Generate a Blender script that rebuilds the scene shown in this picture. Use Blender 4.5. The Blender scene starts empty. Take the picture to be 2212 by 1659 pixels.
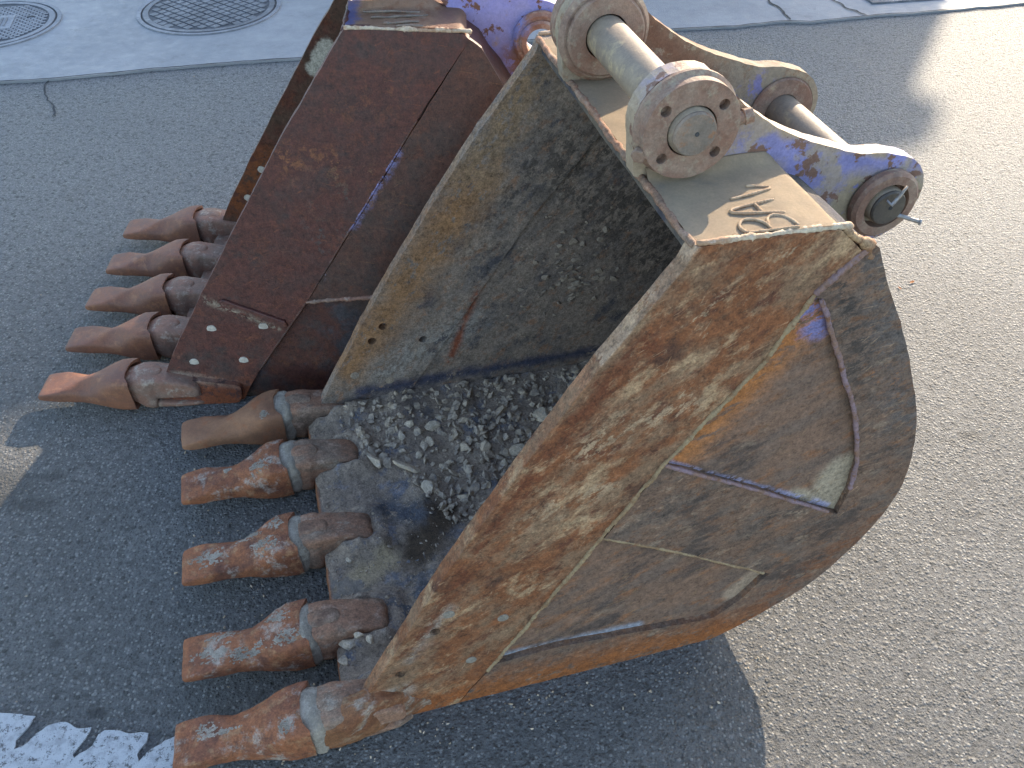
import bpy, bmesh, math, random
import numpy as np
from mathutils import Vector, noise as mnoise
from mathutils.geometry import tessellate_polygon
from mathutils.bvhtree import BVHTree
S = bpy.context.scene
COL = S.collection
random.seed(7)
rng = np.random.default_rng(7)

# ------------------------------------------------------------------ camera
cam = bpy.data.cameras.new('camera'); camo = bpy.data.objects.new('camera', cam); COL.objects.link(camo)
cam.sensor_fit = 'HORIZONTAL'; cam.sensor_width = 36.0; cam.lens = 1820 / 2212 * 36
cam.clip_end = 500; cam.clip_start = 0.02
camo.location = (0, 0, 1.7); camo.rotation_euler = (math.pi / 2 - 0.757, 0, 0)
S.camera = camo
# ------------------------------------------------------------------ sky and sun
SUN_EL = 24.5; SUN_AZ = 28.2
w = bpy.data.worlds.new('World'); S.world = w; w.use_nodes = True
_nt = w.node_tree; _sk = _nt.nodes.new('ShaderNodeTexSky'); _sk.sky_type = 'NISHITA'; _sk.sun_disc = False
_sk.sun_elevation = math.radians(SUN_EL); _sk.sun_rotation = math.radians(SUN_AZ)
_sk.air_density = 1.0; _sk.dust_density = 1.0; _sk.ozone_density = 1.1
_bg = _nt.nodes['Background']; _nt.links.new(_sk.outputs[0], _bg.inputs[0]); _bg.inputs[1].default_value = 0.15
sl = bpy.data.lights.new('sun', 'SUN'); slo = bpy.data.objects.new('sun', sl); COL.objects.link(slo)
sl.energy = 2.9; sl.angle = math.radians(0.53); sl.color = (1.0, 0.84, 0.63)
_d = Vector((math.sin(math.radians(SUN_AZ)) * math.cos(math.radians(SUN_EL)), math.cos(math.radians(SUN_AZ)) * math.cos(math.radians(SUN_EL)), math.sin(math.radians(SUN_EL))))
slo.rotation_euler = _d.to_track_quat('Z', 'Y').to_euler()
vs = S.view_settings; vs.view_transform = 'Standard'; vs.look = 'None'; vs.gamma = 1; vs.use_curve_mapping = False; vs.exposure = 1.78
S.render.engine = 'CYCLES'

# ------------------------------------------------------------------ material helper
class M:
    def __init__(s, name, rough=0.8, metal=0.0, spec=0.35):
        s.m = bpy.data.materials.new(name); s.m.use_nodes = True
        s.nt = s.m.node_tree; s.b = s.nt.nodes['Principled BSDF']
        s.b.inputs['Roughness'].default_value = rough; s.b.inputs['Metallic'].default_value = metal
        s.b.inputs['Specular IOR Level'].default_value = spec
        s.tc = s.nt.nodes.new('ShaderNodeTexCoord'); s.co = s.tc.outputs['Object']; s.h = None
    def n(s, t, **k):
        x = s.nt.nodes.new(t)
        for a, v in k.items(): setattr(x, a, v)
        return x
    def put(s, sock, v):
        if isinstance(v, bpy.types.NodeSocket): s.nt.links.new(v, sock)
        elif v is not None:
            if isinstance(v, (tuple, list)) and len(v) == 3 and sock.type == 'RGBA': v = (*v, 1)
            sock.default_value = v
    def per_object(s, k=7.0):
        oi = s.n('ShaderNodeObjectInfo'); a = s.n('ShaderNodeVectorMath', operation='ADD')
        c = s.n('ShaderNodeVectorMath', operation='SCALE'); cx = s.n('ShaderNodeCombineXYZ')
        for i in range(3): s.nt.links.new(oi.outputs['Random'], cx.inputs[i])
        s.nt.links.new(cx.outputs[0], c.inputs[0]); c.inputs['Scale'].default_value = k
        s.nt.links.new(s.co, a.inputs[0]); s.nt.links.new(c.outputs[0], a.inputs[1]); s.co = a.outputs[0]
        s.rnd = oi.outputs['Random']
    def vec(s, stretch=None, rot=None, off=None):
        if stretch is None and rot is None and off is None: return s.co
        mp = s.n('ShaderNodeMapping'); s.nt.links.new(s.co, mp.inputs[0])
        last = mp
        if rot is not None:                       # rotate first, then stretch
            mp.inputs['Rotation'].default_value = rot
            mp2 = s.n('ShaderNodeMapping'); s.nt.links.new(mp.outputs[0], mp2.inputs[0]); last = mp2
        if stretch is not None: last.inputs['Scale'].default_value = stretch
        if off is not None: last.inputs['Location'].default_value = off
        return last.outputs[0]
    def noise(s, sc, det=6, ro=0.6, stretch=None, rot=None, off=None, dist=0.0):
        x = s.n('ShaderNodeTexNoise'); s.nt.links.new(s.vec(stretch, rot, off), x.inputs['Vector'])
        x.inputs['Scale'].default_value = sc; x.inputs['Detail'].default_value = det
        x.inputs['Roughness'].default_value = ro; x.inputs['Distortion'].default_value = dist
        return x.outputs['Fac']
    def vor(s, sc, feat='F1', out='Distance', rnd=1.0, stretch=None):
        x = s.n('ShaderNodeTexVoronoi', feature=feat); s.nt.links.new(s.vec(stretch), x.inputs['Vector'])
        x.inputs['Scale'].default_value = sc; x.inputs['Randomness'].default_value = rnd
        return x.outputs[out]
    def ramp(s, f, lo, hi, a=0.0, b=1.0, smooth=True):
        x = s.n('ShaderNodeMapRange'); x.interpolation_type = 'SMOOTHSTEP' if smooth else 'LINEAR'; x.clamp = True
        s.put(x.inputs['Value'], f)
        for nm, v in (('From Min', lo), ('From Max', hi), ('To Min', a), ('To Max', b)): x.inputs[nm].default_value = v
        return x.outputs[0]
    def math(s, op, a, b=None, c=None, clamp=False):
        x = s.n('ShaderNodeMath', operation=op, use_clamp=clamp)
        s.put(x.inputs[0], a); s.put(x.inputs[1], b)
        if c is not None: s.put(x.inputs[2], c)
        return x.outputs[0]
    def mix(s, a, b, f, blend='MIX'):
        x = s.n('ShaderNodeMix', data_type='RGBA', blend_type=blend); s.put(x.inputs['Factor'], f)
        s.put(x.inputs['A'], a); s.put(x.inputs['B'], b); return x.outputs['Result']
    def sep(s):
        x = s.n('ShaderNodeSeparateXYZ'); s.nt.links.new(s.co, x.inputs[0]); return x.outputs
    def capsule(s, p0, p1, r, soft, wob=0.03, ax2=2, wsc=18.0):
        # p0, p1 in 3D local coordinates; distance to the segment with the y axis ignored
        X = s.sep()
        def lin(ax, o): return s.math('SUBTRACT', X[ax], o)
        dx, dz = p1[0] - p0[0], p1[1] - p0[1]; L2 = dx * dx + dz * dz + 1e-9
        ax, az = lin(0, p0[0]), lin(ax2, p0[1])
        t = s.math('MULTIPLY', s.math('ADD', s.math('MULTIPLY', ax, dx), s.math('MULTIPLY', az, dz)), 1 / L2, clamp=True)
        ex = s.math('SUBTRACT', ax, s.math('MULTIPLY', t, dx)); ez = s.math('SUBTRACT', az, s.math('MULTIPLY', t, dz))
        d = s.math('SQRT', s.math('ADD', s.math('MULTIPLY', ex, ex), s.math('MULTIPLY', ez, ez)))
        d = s.math('ADD', d, s.math('MULTIPLY', s.math('SUBTRACT', s.noise(wsc, 5, 0.7), 0.5), wob * 2))
        return s.ramp(d, r + soft, r - soft)
    def bump(s, h, dist=0.002, strength=1.0):
        x = s.n('ShaderNodeBump'); x.inputs['Distance'].default_value = dist; x.inputs['Strength'].default_value = strength
        s.put(x.inputs['Height'], h)
        if s.h is not None: s.nt.links.new(s.h, x.inputs['Normal'])
        s.h = x.outputs[0]
    def done(s, col, rough=None):
        s.put(s.b.inputs['Base Color'], col)
        if rough is not None: s.put(s.b.inputs['Roughness'], rough)
        if s.h is not None: s.nt.links.new(s.h, s.b.inputs['Normal'])
        return s.m

def worn(name, base, second, third=None, dust=None, dust_amt=0.5, dark=None, dark_amt=0.4, streak=None, srot=0.0, sc=6.0,
         grain=0.35, patches=(), rough=0.75, metal=0.0, bump=0.0012, scratch=None, per=False, pits=0.0, spec=0.35, chips=None):
    """Weathered steel: two rust tones, darker areas, dried dust, scratches, and patches of paint or soil at given places."""
    m = M(name, rough, metal, spec)
    wm = lambda q: (min(1, q[0] * 1.12), q[1] * 1.0, q[2] * .86) if q and q[2] < q[0] else q
    base, second, third, dust, dark, scratch = map(wm, (base, second, third, dust, dark, scratch))
    patches = [(wm(p[0]),) + tuple(p[1:]) for p in patches]
    if per: m.per_object()
    st = streak; rt = (0, srot, 0) if streak else None
    c = m.mix(base, second, m.ramp(m.noise(sc, 8, 0.68, st, rt), 0.42, 0.60))
    if third: c = m.mix(c, third, m.ramp(m.noise(sc * 2.7, 8, 0.7, st, rt, (3, 1, 5)), 0.52, 0.66))
    if dark: c = m.mix(c, dark, m.math('MULTIPLY', m.ramp(m.noise(sc * 0.9, 8, 0.65, st, rt, (9, 4, 2)), 0.62 - dark_amt * 0.25, 0.74 - dark_amt * 0.25), 0.85))
    if dust:
        f = m.ramp(m.noise(sc * 1.3, 9, 0.72, st, rt, (1, 8, 3)), 0.66 - dust_amt * 0.3, 0.78 - dust_amt * 0.3)
        c = m.mix(c, dust, m.math('MULTIPLY', f, 0.85))
    for p in patches:                              # (colour, p0, p1, r, soft, strength[, wobble])
        f = m.capsule(p[1], p[2], p[3], p[4], *(p[6:8] or (0.03,)))
        f = m.math('MULTIPLY', f, m.ramp(m.noise(34, 8, 0.78, st, rt, (2, 2, 2)), 0.60 - p[5] * 0.33, 0.66 - p[5] * 0.33))
        c = m.mix(c, p[0], f)
    if chips:                                      # paint chipped away to rust
        f = m.ramp(m.noise(22, 7, 0.65, None, None, (5, 5, 1)), chips[1], chips[1] + 0.03); c = m.mix(c, chips[0], f)
    if scratch:
        f = m.ramp(m.noise(110, 2, 0.5, (0.05, 1, 1.6), (0, srot + 0.5, 0.2)), 0.69, 0.73)
        f2 = m.ramp(m.noise(150, 2, 0.5, (0.04, 1, 1.8), (0, srot - 0.2, 0.1), (4, 4, 4)), 0.68, 0.72)
        c = m.mix(c, scratch, m.math('MULTIPLY', m.math('MAXIMUM', f, f2), 0.55))
    g1 = m.noise(260, 4, 0.7); g2 = m.noise(90, 5, 0.7)
    g = m.math('ADD', m.math('MULTIPLY', g1, 0.5), m.math('MULTIPLY', g2, 0.5))
    g = m.math('ADD', g, m.math('MULTIPLY', m.noise(34, 6, 0.75, st, rt, (6, 6, 6)), 0.3))
    k = m.ramp(g, 0.46, 0.84, 1 - grain * 1.45, 1 + grain * 1.45, False)
    gray = m.n('ShaderNodeCombineColor')
    for i in range(3): m.put(gray.inputs[i], k)
    c = m.mix(c, gray.outputs[0], 1.0, 'MULTIPLY')
    hgt = m.math('ADD', m.math('MULTIPLY', m.noise(sc * 2, 8, 0.7), 1.5), g)
    m.bump(hgt, bump)
    if pits: m.bump(m.ramp(m.vor(70), 0.0, 0.35), pits)
    r = m.ramp(g2, 0.3, 0.75, rough - 0.12, rough + 0.12, False)
    return m.done(c, r)

# colours (linear albedo)
TAN = (0.38, 0.285, 0.20); TAN2 = (0.29, 0.225, 0.17); MUD = (0.31, 0.29, 0.26); ORANGE = (0.27, 0.085, 0.022); BROWN = (0.15, 0.056, 0.026)
GREY = (0.135, 0.115, 0.10); DARK = (0.035, 0.027, 0.024); PURPLE = (0.21, 0.195, 0.36); DRED = (0.075, 0.020, 0.013); LAV = (0.40, 0.36, 0.46)

# ------------------------------------------------------------------ geometry helpers
def tag(o, label=None, cat=None, group=None, kind=None):
    if label: o['label'] = label
    if cat: o['category'] = cat
    if group: o['group'] = group
    if kind: o['kind'] = kind
    return o
def obj(name, mesh, mat=None, parent=None, smooth=False):
    if isinstance(mesh, bmesh.types.BMesh):
        bmesh.ops.recalc_face_normals(mesh, faces=mesh.faces)
        me = bpy.data.meshes.new(name); mesh.to_mesh(me); mesh.free()
    else: me = mesh
    if mat: me.materials.clear(); me.materials.append(mat)
    if smooth: me.polygons.foreach_set('use_smooth', [True] * len(me.polygons))
    o = bpy.data.objects.new(name, me); COL.objects.link(o)
    if parent: o.parent = parent
    return o
def empty(name, loc, rz=0.0):
    o = bpy.data.objects.new(name, None); COL.objects.link(o); o.location = loc; o.rotation_euler = (0, 0, rz); o.empty_display_size = 0.1
    return o
def pymesh(name, v, f):
    me = bpy.data.meshes.new(name); me.from_pydata(v, [], f); me.update(); return me
def bevel(o, wd, seg=2, ang=0.6):
    b = o.modifiers.new('bevel', 'BEVEL'); b.width = wd; b.segments = seg; b.limit_method = 'ANGLE'; b.angle_limit = ang
    return o
def densify(poly, step=0.014, amp=0.0012, closed=True):
    out = []
    n = len(poly)
    for i in range(n if closed else n - 1):
        a, b = Vector(poly[i]), Vector(poly[(i + 1) % n]); L = (b - a).length; k = max(1, int(L / step))
        for j in range(k):
            p = a.lerp(b, j / k)
            q = mnoise.noise_vector(Vector((p.x * 40, 3.1, p.y * 40))) + mnoise.noise_vector(Vector((p.x * 11, 7.1, p.y * 11))) * 1.3
            out.append((p.x + q.x * amp, p.y + q.z * amp))
    if not closed: out.append(tuple(poly[-1]))
    return out
def rounded(poly, r, seg=4):
    out = []; n = len(poly)
    for i in range(n):
        p0, p, p1 = Vector(poly[i - 1]), Vector(poly[i]), Vector(poly[(i + 1) % n])
        a = (p0 - p); b = (p1 - p); rr = min(r, a.length * .45, b.length * .45)
        A = p + a.normalized() * rr; B = p + b.normalized() * rr
        for k in range(seg + 1):
            t = k / seg; q = A * (1 - t) ** 2 + p * 2 * t * (1 - t) + B * t ** 2; out.append((q.x, q.y))
    return out
def slab(name, poly, ya, yb, mat, parent, holes=(), bev=0.002, jit=0.0012, step=0.014):
    """A plate in the (x, z) plane between the surfaces y = ya(x, z) and y = yb(x, z)."""
    fa = ya if callable(ya) else (lambda u, z: ya); fb = yb if callable(yb) else (lambda u, z: yb)
    loops = [densify(poly, step, jit) if jit else list(poly)] + [list(h) for h in holes]
    pts = [p for l in loops for p in l]; n = len(pts)
    tris = tessellate_polygon([[Vector((p[0], p[1], 0)) for p in l] for l in loops])
    v = [(p[0], fa(*p), p[1]) for p in pts] + [(p[0], fb(*p), p[1]) for p in pts]
    f = [tuple(t) for t in tris] + [tuple(reversed([i + n for i in t])) for t in tris]
    k = 0
    for l in loops:
        m_ = len(l)
        for i in range(m_): f.append((k + i, k + (i + 1) % m_, k + (i + 1) % m_ + n, k + i + n))
        k += m_
    me = pymesh(name, v, f); bm = bmesh.new(); bm.from_mesh(me); bpy.data.meshes.remove(me)
    bmesh.ops.dissolve_degenerate(bm, dist=1e-5, edges=bm.edges)
    o = obj(name, bm, mat, parent)
    if bev: bevel(o, bev)
    return o
def circle(u, z, r, n=20): return [(u + r * math.cos(2 * math.pi * i / n), z + r * math.sin(2 * math.pi * i / n)) for i in range(n)]
def tube_bm(pts, rad, n=8, bm=None, bump=0.0, period=0.012, jit=0.0):
    bm = bm or bmesh.new(); P = []; acc = 0
    for i in range(len(pts) - 1):
        a, b = Vector(pts[i]), Vector(pts[i + 1]); k = max(1, int((b - a).length / (period / 3 if bump else 0.05)))
        for j in range(k): P.append(a.lerp(b, j / k))
    P.append(Vector(pts[-1])); rings = []
    for i, p in enumerate(P):
        d = (P[min(i + 1, len(P) - 1)] - P[max(i - 1, 0)]).normalized()
        s = d.cross(Vector((0.13, 0.2, 1))).normalized() if abs(d.z) < .95 else d.cross(Vector((0, 1, 0))).normalized(); t = d.cross(s)
        if i: acc += (P[i] - P[i - 1]).length
        r = rad * (1 + bump * math.cos(2 * math.pi * acc / period)) * (1 + jit * mnoise.noise(p * 60))
        if i in (0, len(P) - 1): r *= 0.6
        o = mnoise.noise_vector(p * 30) * rad * jit
        rings.append([bm.verts.new(p + o + s * r * math.cos(a) + t * r * math.sin(a)) for a in [2 * math.pi * q / n for q in range(n)]])
    for a, b in zip(rings, rings[1:]):
        for q in range(n): bm.faces.new((a[q], a[(q + 1) % n], b[(q + 1) % n], b[q]))
    bm.faces.new(rings[0]); bm.faces.new(rings[-1][::-1])
    return bm
def tube(name, pts, rad, mat, parent, n=8, **k): return obj(name, tube_bm(pts, rad, n, **k), mat, parent, True)
def lathe_y(name, c, prof, mat, parent, n=40, smooth=True, jit=0.0, bev=0.0):
    """Solid of revolution round the y axis through (c.x, c.z); prof = [(radius, y), ...] closed on both ends when the radius is 0."""
    bm = bmesh.new(); rings = []
    for r, y in prof:
        if r < 1e-6: rings.append([bm.verts.new((c[0], y, c[1]))])
        else:
            ring = []
            for i in range(n):
                a = 2 * math.pi * i / n; rr = r * (1 + jit * mnoise.noise(Vector((math.cos(a) * 3, y * 30, math.sin(a) * 3))))
                ring.append(bm.verts.new((c[0] + rr * math.cos(a), y, c[1] + rr * math.sin(a))))
            rings.append(ring)
    for a, b in zip(rings, rings[1:]):
        for i in range(n):
            j = (i + 1) % n
            if len(a) == 1: bm.faces.new((a[0], b[i], b[j]))
            elif len(b) == 1: bm.faces.new((a[i], a[j], b[0]))
            else: bm.faces.new((a[i], a[j], b[j], b[i]))
    if len(rings[0]) > 1 and len(rings[-1]) > 1:
        a, b = rings[-1], rings[0]
        for i in range(n): bm.faces.new((a[i], a[(i + 1) % n], b[(i + 1) % n], b[i]))
    o = obj(name, bm, mat, parent, False)
    if smooth:
        o.data.polygons.foreach_set('use_smooth', [True] * len(o.data.polygons))
        try: o.data.set_sharp_from_angle(angle=0.6)
        except Exception: pass
    if bev: bevel(o, bev)
    return o
def loft(secs, n=28, shear=None, rough=0.0, seed=0, ridge=0.0):
    """Superellipse sections along x: (x, y centre, half width, z bottom, z top, exponent, crest height)."""
    bm = bmesh.new(); rings = []
    for k, (x, yc, hw, zb, zt, e, cr) in enumerate(secs):
        ring = []; zc = (zb + zt) / 2; hz = (zt - zb) / 2
        for i in range(n):
            a = 2 * math.pi * (i + .5) / n; ca, sa = math.cos(a), math.sin(a)
            y = hw * math.copysign(abs(ca) ** (2 / e), ca); z = hz * math.copysign(abs(sa) ** (2 / e), sa)
            if sa > 0: z += cr * (1 - (y / hw) ** 2)
            xx = x + (shear(k, sa, y / hw) if shear else 0)
            p = Vector((xx, yc + y, zc + z))
            if rough:
                p += mnoise.noise_vector(p * 28 + Vector((seed, 0, 0))) * rough + mnoise.noise_vector(p * 80 + Vector((seed, 3, 0))) * rough * .35
            ring.append(bm.verts.new(p))
        rings.append(ring)
    for a, b in zip(rings, rings[1:]):
        for i in range(n): bm.faces.new((a[i], a[(i + 1) % n], b[(i + 1) % n], b[i]))
    bm.faces.new(rings[0][::-1]); bm.faces.new(rings[-1])
    return bm
def chaikin_loop(P, it=2):
    for _ in range(it):
        Q = []
        for i in range(len(P)):
            a, b = P[i], P[(i + 1) % len(P)]; Q += [(a[0] * .8 + b[0] * .2, a[1] * .8 + b[1] * .2), (a[0] * .2 + b[0] * .8, a[1] * .2 + b[1] * .8)]
        P = Q
    return P
def facet_loft(secs, rough, seed, notch):
    """Cast tooth: sections (x, half width, z bottom, z top, ridge width, shoulder height); ridges run from the tip corners to a narrow waist and out again."""
    bm = bmesh.new(); rings = []
    for k, (x, hw, zb, zt, wr, sh) in enumerate(secs):
        P = chaikin_loop([(-.86, -1), (.86, -1), (1, -.72), (1, sh), (wr, 1), (-wr, 1), (-1, sh), (-1, -.72)]); ring = []
        zc, hz = (zb + zt) / 2, (zt - zb) / 2
        for (a, b) in P:
            xx = x + (notch * max(0.0, b) * (1 - min(1, abs(a) / .85) ** 4) if k >= len(secs) - 4 else 0)
            p = Vector((xx, a * hw, zc + b * hz)); p += mnoise.noise_vector(p * 26 + Vector((seed, 0, 0))) * rough + mnoise.noise_vector(p * 85 + Vector((seed, 3, 0))) * rough * .35
            ring.append(bm.verts.new(p))
        rings.append(ring)
    for a, b in zip(rings, rings[1:]):
        for i in range(len(a)): bm.faces.new((a[i], a[(i + 1) % len(a)], b[(i + 1) % len(a)], b[i]))
    bm.faces.new(rings[0][::-1]); bm.faces.new(rings[-1]); return bm
def interp(secs, step=0.008):
    out = []
    for a, b in zip(secs, secs[1:]):
        k = max(1, int(abs(b[0] - a[0]) / step))
        for j in range(k):
            t = j / k; out.append(tuple(p * (1 - t) + q * t for p, q in zip(a, b)))
    out.append(secs[-1]); return out

# ------------------------------------------------------------------ materials
def asphalt():
    m = M('asphalt', 0.6, 0, 0.65)
    base = m.mix((0.150, 0.147, 0.143), (0.195, 0.191, 0.184), m.ramp(m.noise(1.6, 6, 0.6), 0.35, 0.65))
    X = m.sep()
    # base colour blends to a paler grey farther up the street
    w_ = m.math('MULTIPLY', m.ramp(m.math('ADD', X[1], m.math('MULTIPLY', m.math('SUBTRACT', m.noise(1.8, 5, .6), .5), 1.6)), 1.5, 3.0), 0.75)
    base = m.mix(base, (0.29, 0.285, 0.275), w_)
    base = m.mix(base, (0.245, 0.235, 0.22), m.math('MULTIPLY', m.ramp(m.noise(5, 6, .7, None, None, (4, 4, 4)), .50, .64), .45))
    base = m.mix(base, (0.115, 0.112, 0.11), m.math('MULTIPLY', m.ramp(m.noise(4, 6, .7, None, None, (9, 4, 4)), .54, .68), .4))
    fine = m.noise(130, 5, 0.8)
    base = m.mix(base, (0.045, 0.044, 0.043), m.ramp(fine, 0.50, 0.38))
    base = m.mix(base, (0.38, 0.365, 0.335), m.math('MULTIPLY', m.ramp(fine, 0.56, 0.66), 0.85))
    mid = m.noise(48, 5, 0.7)
    base = m.mix(base, (0.07, 0.068, 0.065), m.math('MULTIPLY', m.ramp(mid, 0.49, 0.38), 0.75))
    base = m.mix(base, (0.33, 0.32, 0.295), m.math('MULTIPLY', m.ramp(mid, 0.56, 0.66), 0.5))
    cells = m.vor(120, 'F1', 'Color'); cd = m.vor(120, 'F1', 'Distance')
    sepc = m.n('ShaderNodeSeparateColor'); m.put(sepc.inputs[0], cells)
    stone = m.math('MULTIPLY', m.ramp(sepc.outputs[0], 0.66, 0.76), m.ramp(cd, 0.46, 0.34))
    base = m.mix(base, (0.42, 0.40, 0.365), m.math('MULTIPLY', stone, 0.8))
    c2 = m.vor(65, 'F1', 'Color'); d2 = m.vor(65, 'F1', 'Distance'); s2 = m.n('ShaderNodeSeparateColor'); m.put(s2.inputs[0], c2)
    big = m.math('MULTIPLY', m.ramp(s2.outputs[1], 0.91, 0.95), m.ramp(d2, 0.36, 0.26))
    base = m.mix(base, (0.42, 0.40, 0.37), m.math('MULTIPLY', big, 0.6))
    dk = m.math('MULTIPLY', m.ramp(s2.outputs[2], 0.93, 0.96), m.ramp(d2, 0.40, 0.30))
    base = m.mix(base, (0.04, 0.04, 0.04), m.math('MULTIPLY', dk, 0.7))
    # oil stains and dark spots
    def blob(cx, cy, rx, ry, soft=0.5, wob=0.7):
        a = m.math('DIVIDE', m.math('SUBTRACT', X[0], cx), rx); b = m.math('DIVIDE', m.math('SUBTRACT', X[1], cy), ry)
        d = m.math('SQRT', m.math('ADD', m.math('MULTIPLY', a, a), m.math('MULTIPLY', b, b)))
        d = m.math('ADD', d, m.math('MULTIPLY', m.math('SUBTRACT', m.noise(16, 5, 0.7), 0.5), wob * 2))
        return m.ramp(d, 1 + soft, 1 - soft)
    for (cx, cy, rx, ry, k) in ((-1.38, 1.40, 0.13, 0.07, .75), (-1.22, 1.35, 0.05, 0.02, .6), (-1.21, 1.44, .03, .015, .6), (-0.862, .804, .02, .012, .8),
                                (-0.60, 0.80, .02, .015, .6), (1.263, 1.59, .035, .02, .75), (1.15, 1.32, .03, .012, .5), (-1.01, .96, .015, .01, .6)):
        base = m.mix(base, (0.035, 0.035, 0.037), m.math('MULTIPLY', blob(cx, cy, rx, ry), k))
    for (cx, cy, rx, ry, k) in ((-1.6, 1.75, .06, .05, .35), (1.1, 4.25, .22, .1, .35)):
        base = m.mix(base, (0.30, 0.27, 0.21), m.math('MULTIPLY', blob(cx, cy, rx, ry), k))
    h = m.math('ADD', m.math('MULTIPLY', m.ramp(cd, 0.5, 0.1), 0.9), m.math('MULTIPLY', fine, 1.8))
    h = m.math('ADD', h, m.math('MULTIPLY', m.ramp(d2, 0.5, 0.1), 0.7))
    h = m.math('ADD', h, m.math('MULTIPLY', m.noise(420, 3, 0.7), 0.5))
    h = m.math('ADD', h, m.math('MULTIPLY', mid, 1.8)); m.bump(h, 0.0095)
    return m.done(base, m.ramp(fine, 0.3, 0.7, 0.48, 0.75, False))
def concrete(name='concrete', c0=(0.225, 0.23, 0.235), c1=(0.28, 0.28, 0.28)):
    m = M(name, 0.5, 0, 0.8)
    c = m.mix(c0, c1, m.ramp(m.noise(2.2, 8, 0.65), 0.4, 0.62))
    c = m.mix(c, (0.14, 0.14, 0.14), m.math('MULTIPLY', m.ramp(m.noise(9, 7, 0.7), 0.56, 0.7), 0.5))
    c = m.mix(c, (0.34, 0.33, 0.31), m.math('MULTIPLY', m.ramp(m.noise(60, 4, 0.7), 0.62, 0.72), 0.6))
    m.bump(m.math('ADD', m.noise(120, 5, 0.7), m.noise(14, 4, 0.6)), 0.003)
    return m.done(c, m.ramp(m.noise(20, 4, .6), .3, .7, .45, .7, False))
MAT = {}
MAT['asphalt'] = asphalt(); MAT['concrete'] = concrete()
MAT['joint'] = worn('joint_dirt', (0.03, 0.03, 0.03), (0.06, 0.06, 0.06), sc=20)
MAT['iron'] = worn('cast_iron', (0.10, 0.105, 0.115), (0.15, 0.155, 0.165), dust=(0.24, 0.24, 0.24), dust_amt=0.45, sc=7, rough=0.55, bump=0.0008, spec=.5)
MAT['iron_dark'] = worn('cast_iron_dark', (0.05, 0.052, 0.058), (0.075, 0.078, 0.085), sc=7, rough=0.6, bump=0.0004)
MAT['iron_light'] = worn('cast_iron_light', (0.17, 0.175, 0.19), (0.22, 0.225, 0.24), dust=(0.28, 0.28, 0.28), dust_amt=0.4, sc=7, rough=0.55, bump=0.0008, spec=.5)
def marking():
    m = M('road_paint', 0.7)
    c = m.mix((0.50, 0.50, 0.495), (0.36, 0.355, 0.355), m.ramp(m.noise(40, 6, .7), .45, .65))
    c = m.mix(c, (0.13, 0.125, 0.12), m.ramp(m.noise(70, 8, 0.8), 0.545, 0.585))
    c = m.mix(c, (0.40, 0.28, 0.20), m.math('MULTIPLY', m.ramp(m.noise(14, 4, .6, None, None, (3, 3, 3)), 0.66, 0.74), .6))
    m.bump(m.math('ADD', m.noise(150, 5, 0.75), m.math('MULTIPLY', m.noise(40, 4, .6), .7)), 0.004)
    return m.done(c)
MAT['marking'] = marking()
ST = (0.35, 1, 1.5)
def seg(c, a, b, r, soft, k, wob=0.03): return (c, a, b, r, soft, k, wob)
# front bucket
MAT['f_strip'] = worn('rusty_side_cutter', (0.195, 0.080, 0.035), (0.205, 0.130, 0.080), (0.105, 0.042, 0.024), dust=(0.38, 0.27, 0.165), dust_amt=0.46, dark=(0.07, .035, .024), dark_amt=.22, streak=(0.6, 1, 1.25), srot=0.65, sc=10,
    patches=[seg((0.34, 0.25, 0.165), (0.02, .80), (0.26, .98), 0.05, .05, .10, .09), seg((0.36, 0.265, 0.175), (-0.05, .68), (0.14, .74), 0.03, .04, .3, .06),
             seg((0.36, 0.265, 0.175), (-.13, .53), (.02, .58), .022, .03, .35, .05), seg((.30, .265, .23), (-.36, .20), (-.27, .34), .008, .012, .6, .025), seg((.30, .265, .23), (-.46, .08), (-.38, .10), .02, .02, .5, .04),
             seg((0.12, .040, .018), (-.13, .62), (.06, .88), .018, .03, .5, .04), seg((0.12, .040, .018), (-.36, .22), (-.13, .62), .016, .03, .4, .04), seg((0.25, .085, .026), (-.34, .02), (-.1, .03), .05, .06, .55, .05),
             seg((0.28, .15, .085), (-.44, .135), (-.006, .857), .002, .004, .35, .005), seg((0.40, .31, .23), (-.006, .857), (.123, 1.036), .004, .006, .6, .008)], grain=0.5, bump=0.0018, scratch=(.36, .24, .15), pits=0.0008)
MAT['f_corner'] = worn('muddy_corner', (0.21, 0.10, 0.048), (0.17, 0.072, 0.035), (0.27, .18, .11), dust=(.33, .30, .26), dust_amt=.42, streak=(.5, 1, 1.4), srot=.5, sc=12, grain=.4, bump=.003)
MAT['f_wear'] = worn('brown_wear_plate', (0.155, 0.10, 0.072), (0.125, 0.095, 0.078), (0.18, 0.095, 0.055), dust=(0.26, 0.20, 0.15), dust_amt=0.36, dark=(0.065, 0.05, 0.044), dark_amt=0.40,
    streak=(0.6, 1, 1.3), srot=0.3, sc=16, patches=[seg((0.24, 0.088, 0.028), (-.30, .015), (.38, .025), .05, .05, .6, .06), seg((0.17, .07, .032), (.38, .06), (.63, .30), .02, .06, .4, .06),
    seg((0.115, .10, .095), (.44, .95), (.62, .56), .05, .05, .4, .06), seg((.05, .042, .038), (.38, .93), (.46, .74), .02, .03, .35, .05), seg((.25, .115, .05), (.50, .72), (.56, .70), .02, .03, .25, .05), seg((.34, .26, .18), (-.08, .287), (.32, .918), .001, .006, .6, .006)],
    grain=0.5, bump=0.0018, scratch=(.32, .23, .16), pits=0.0009)
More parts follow.
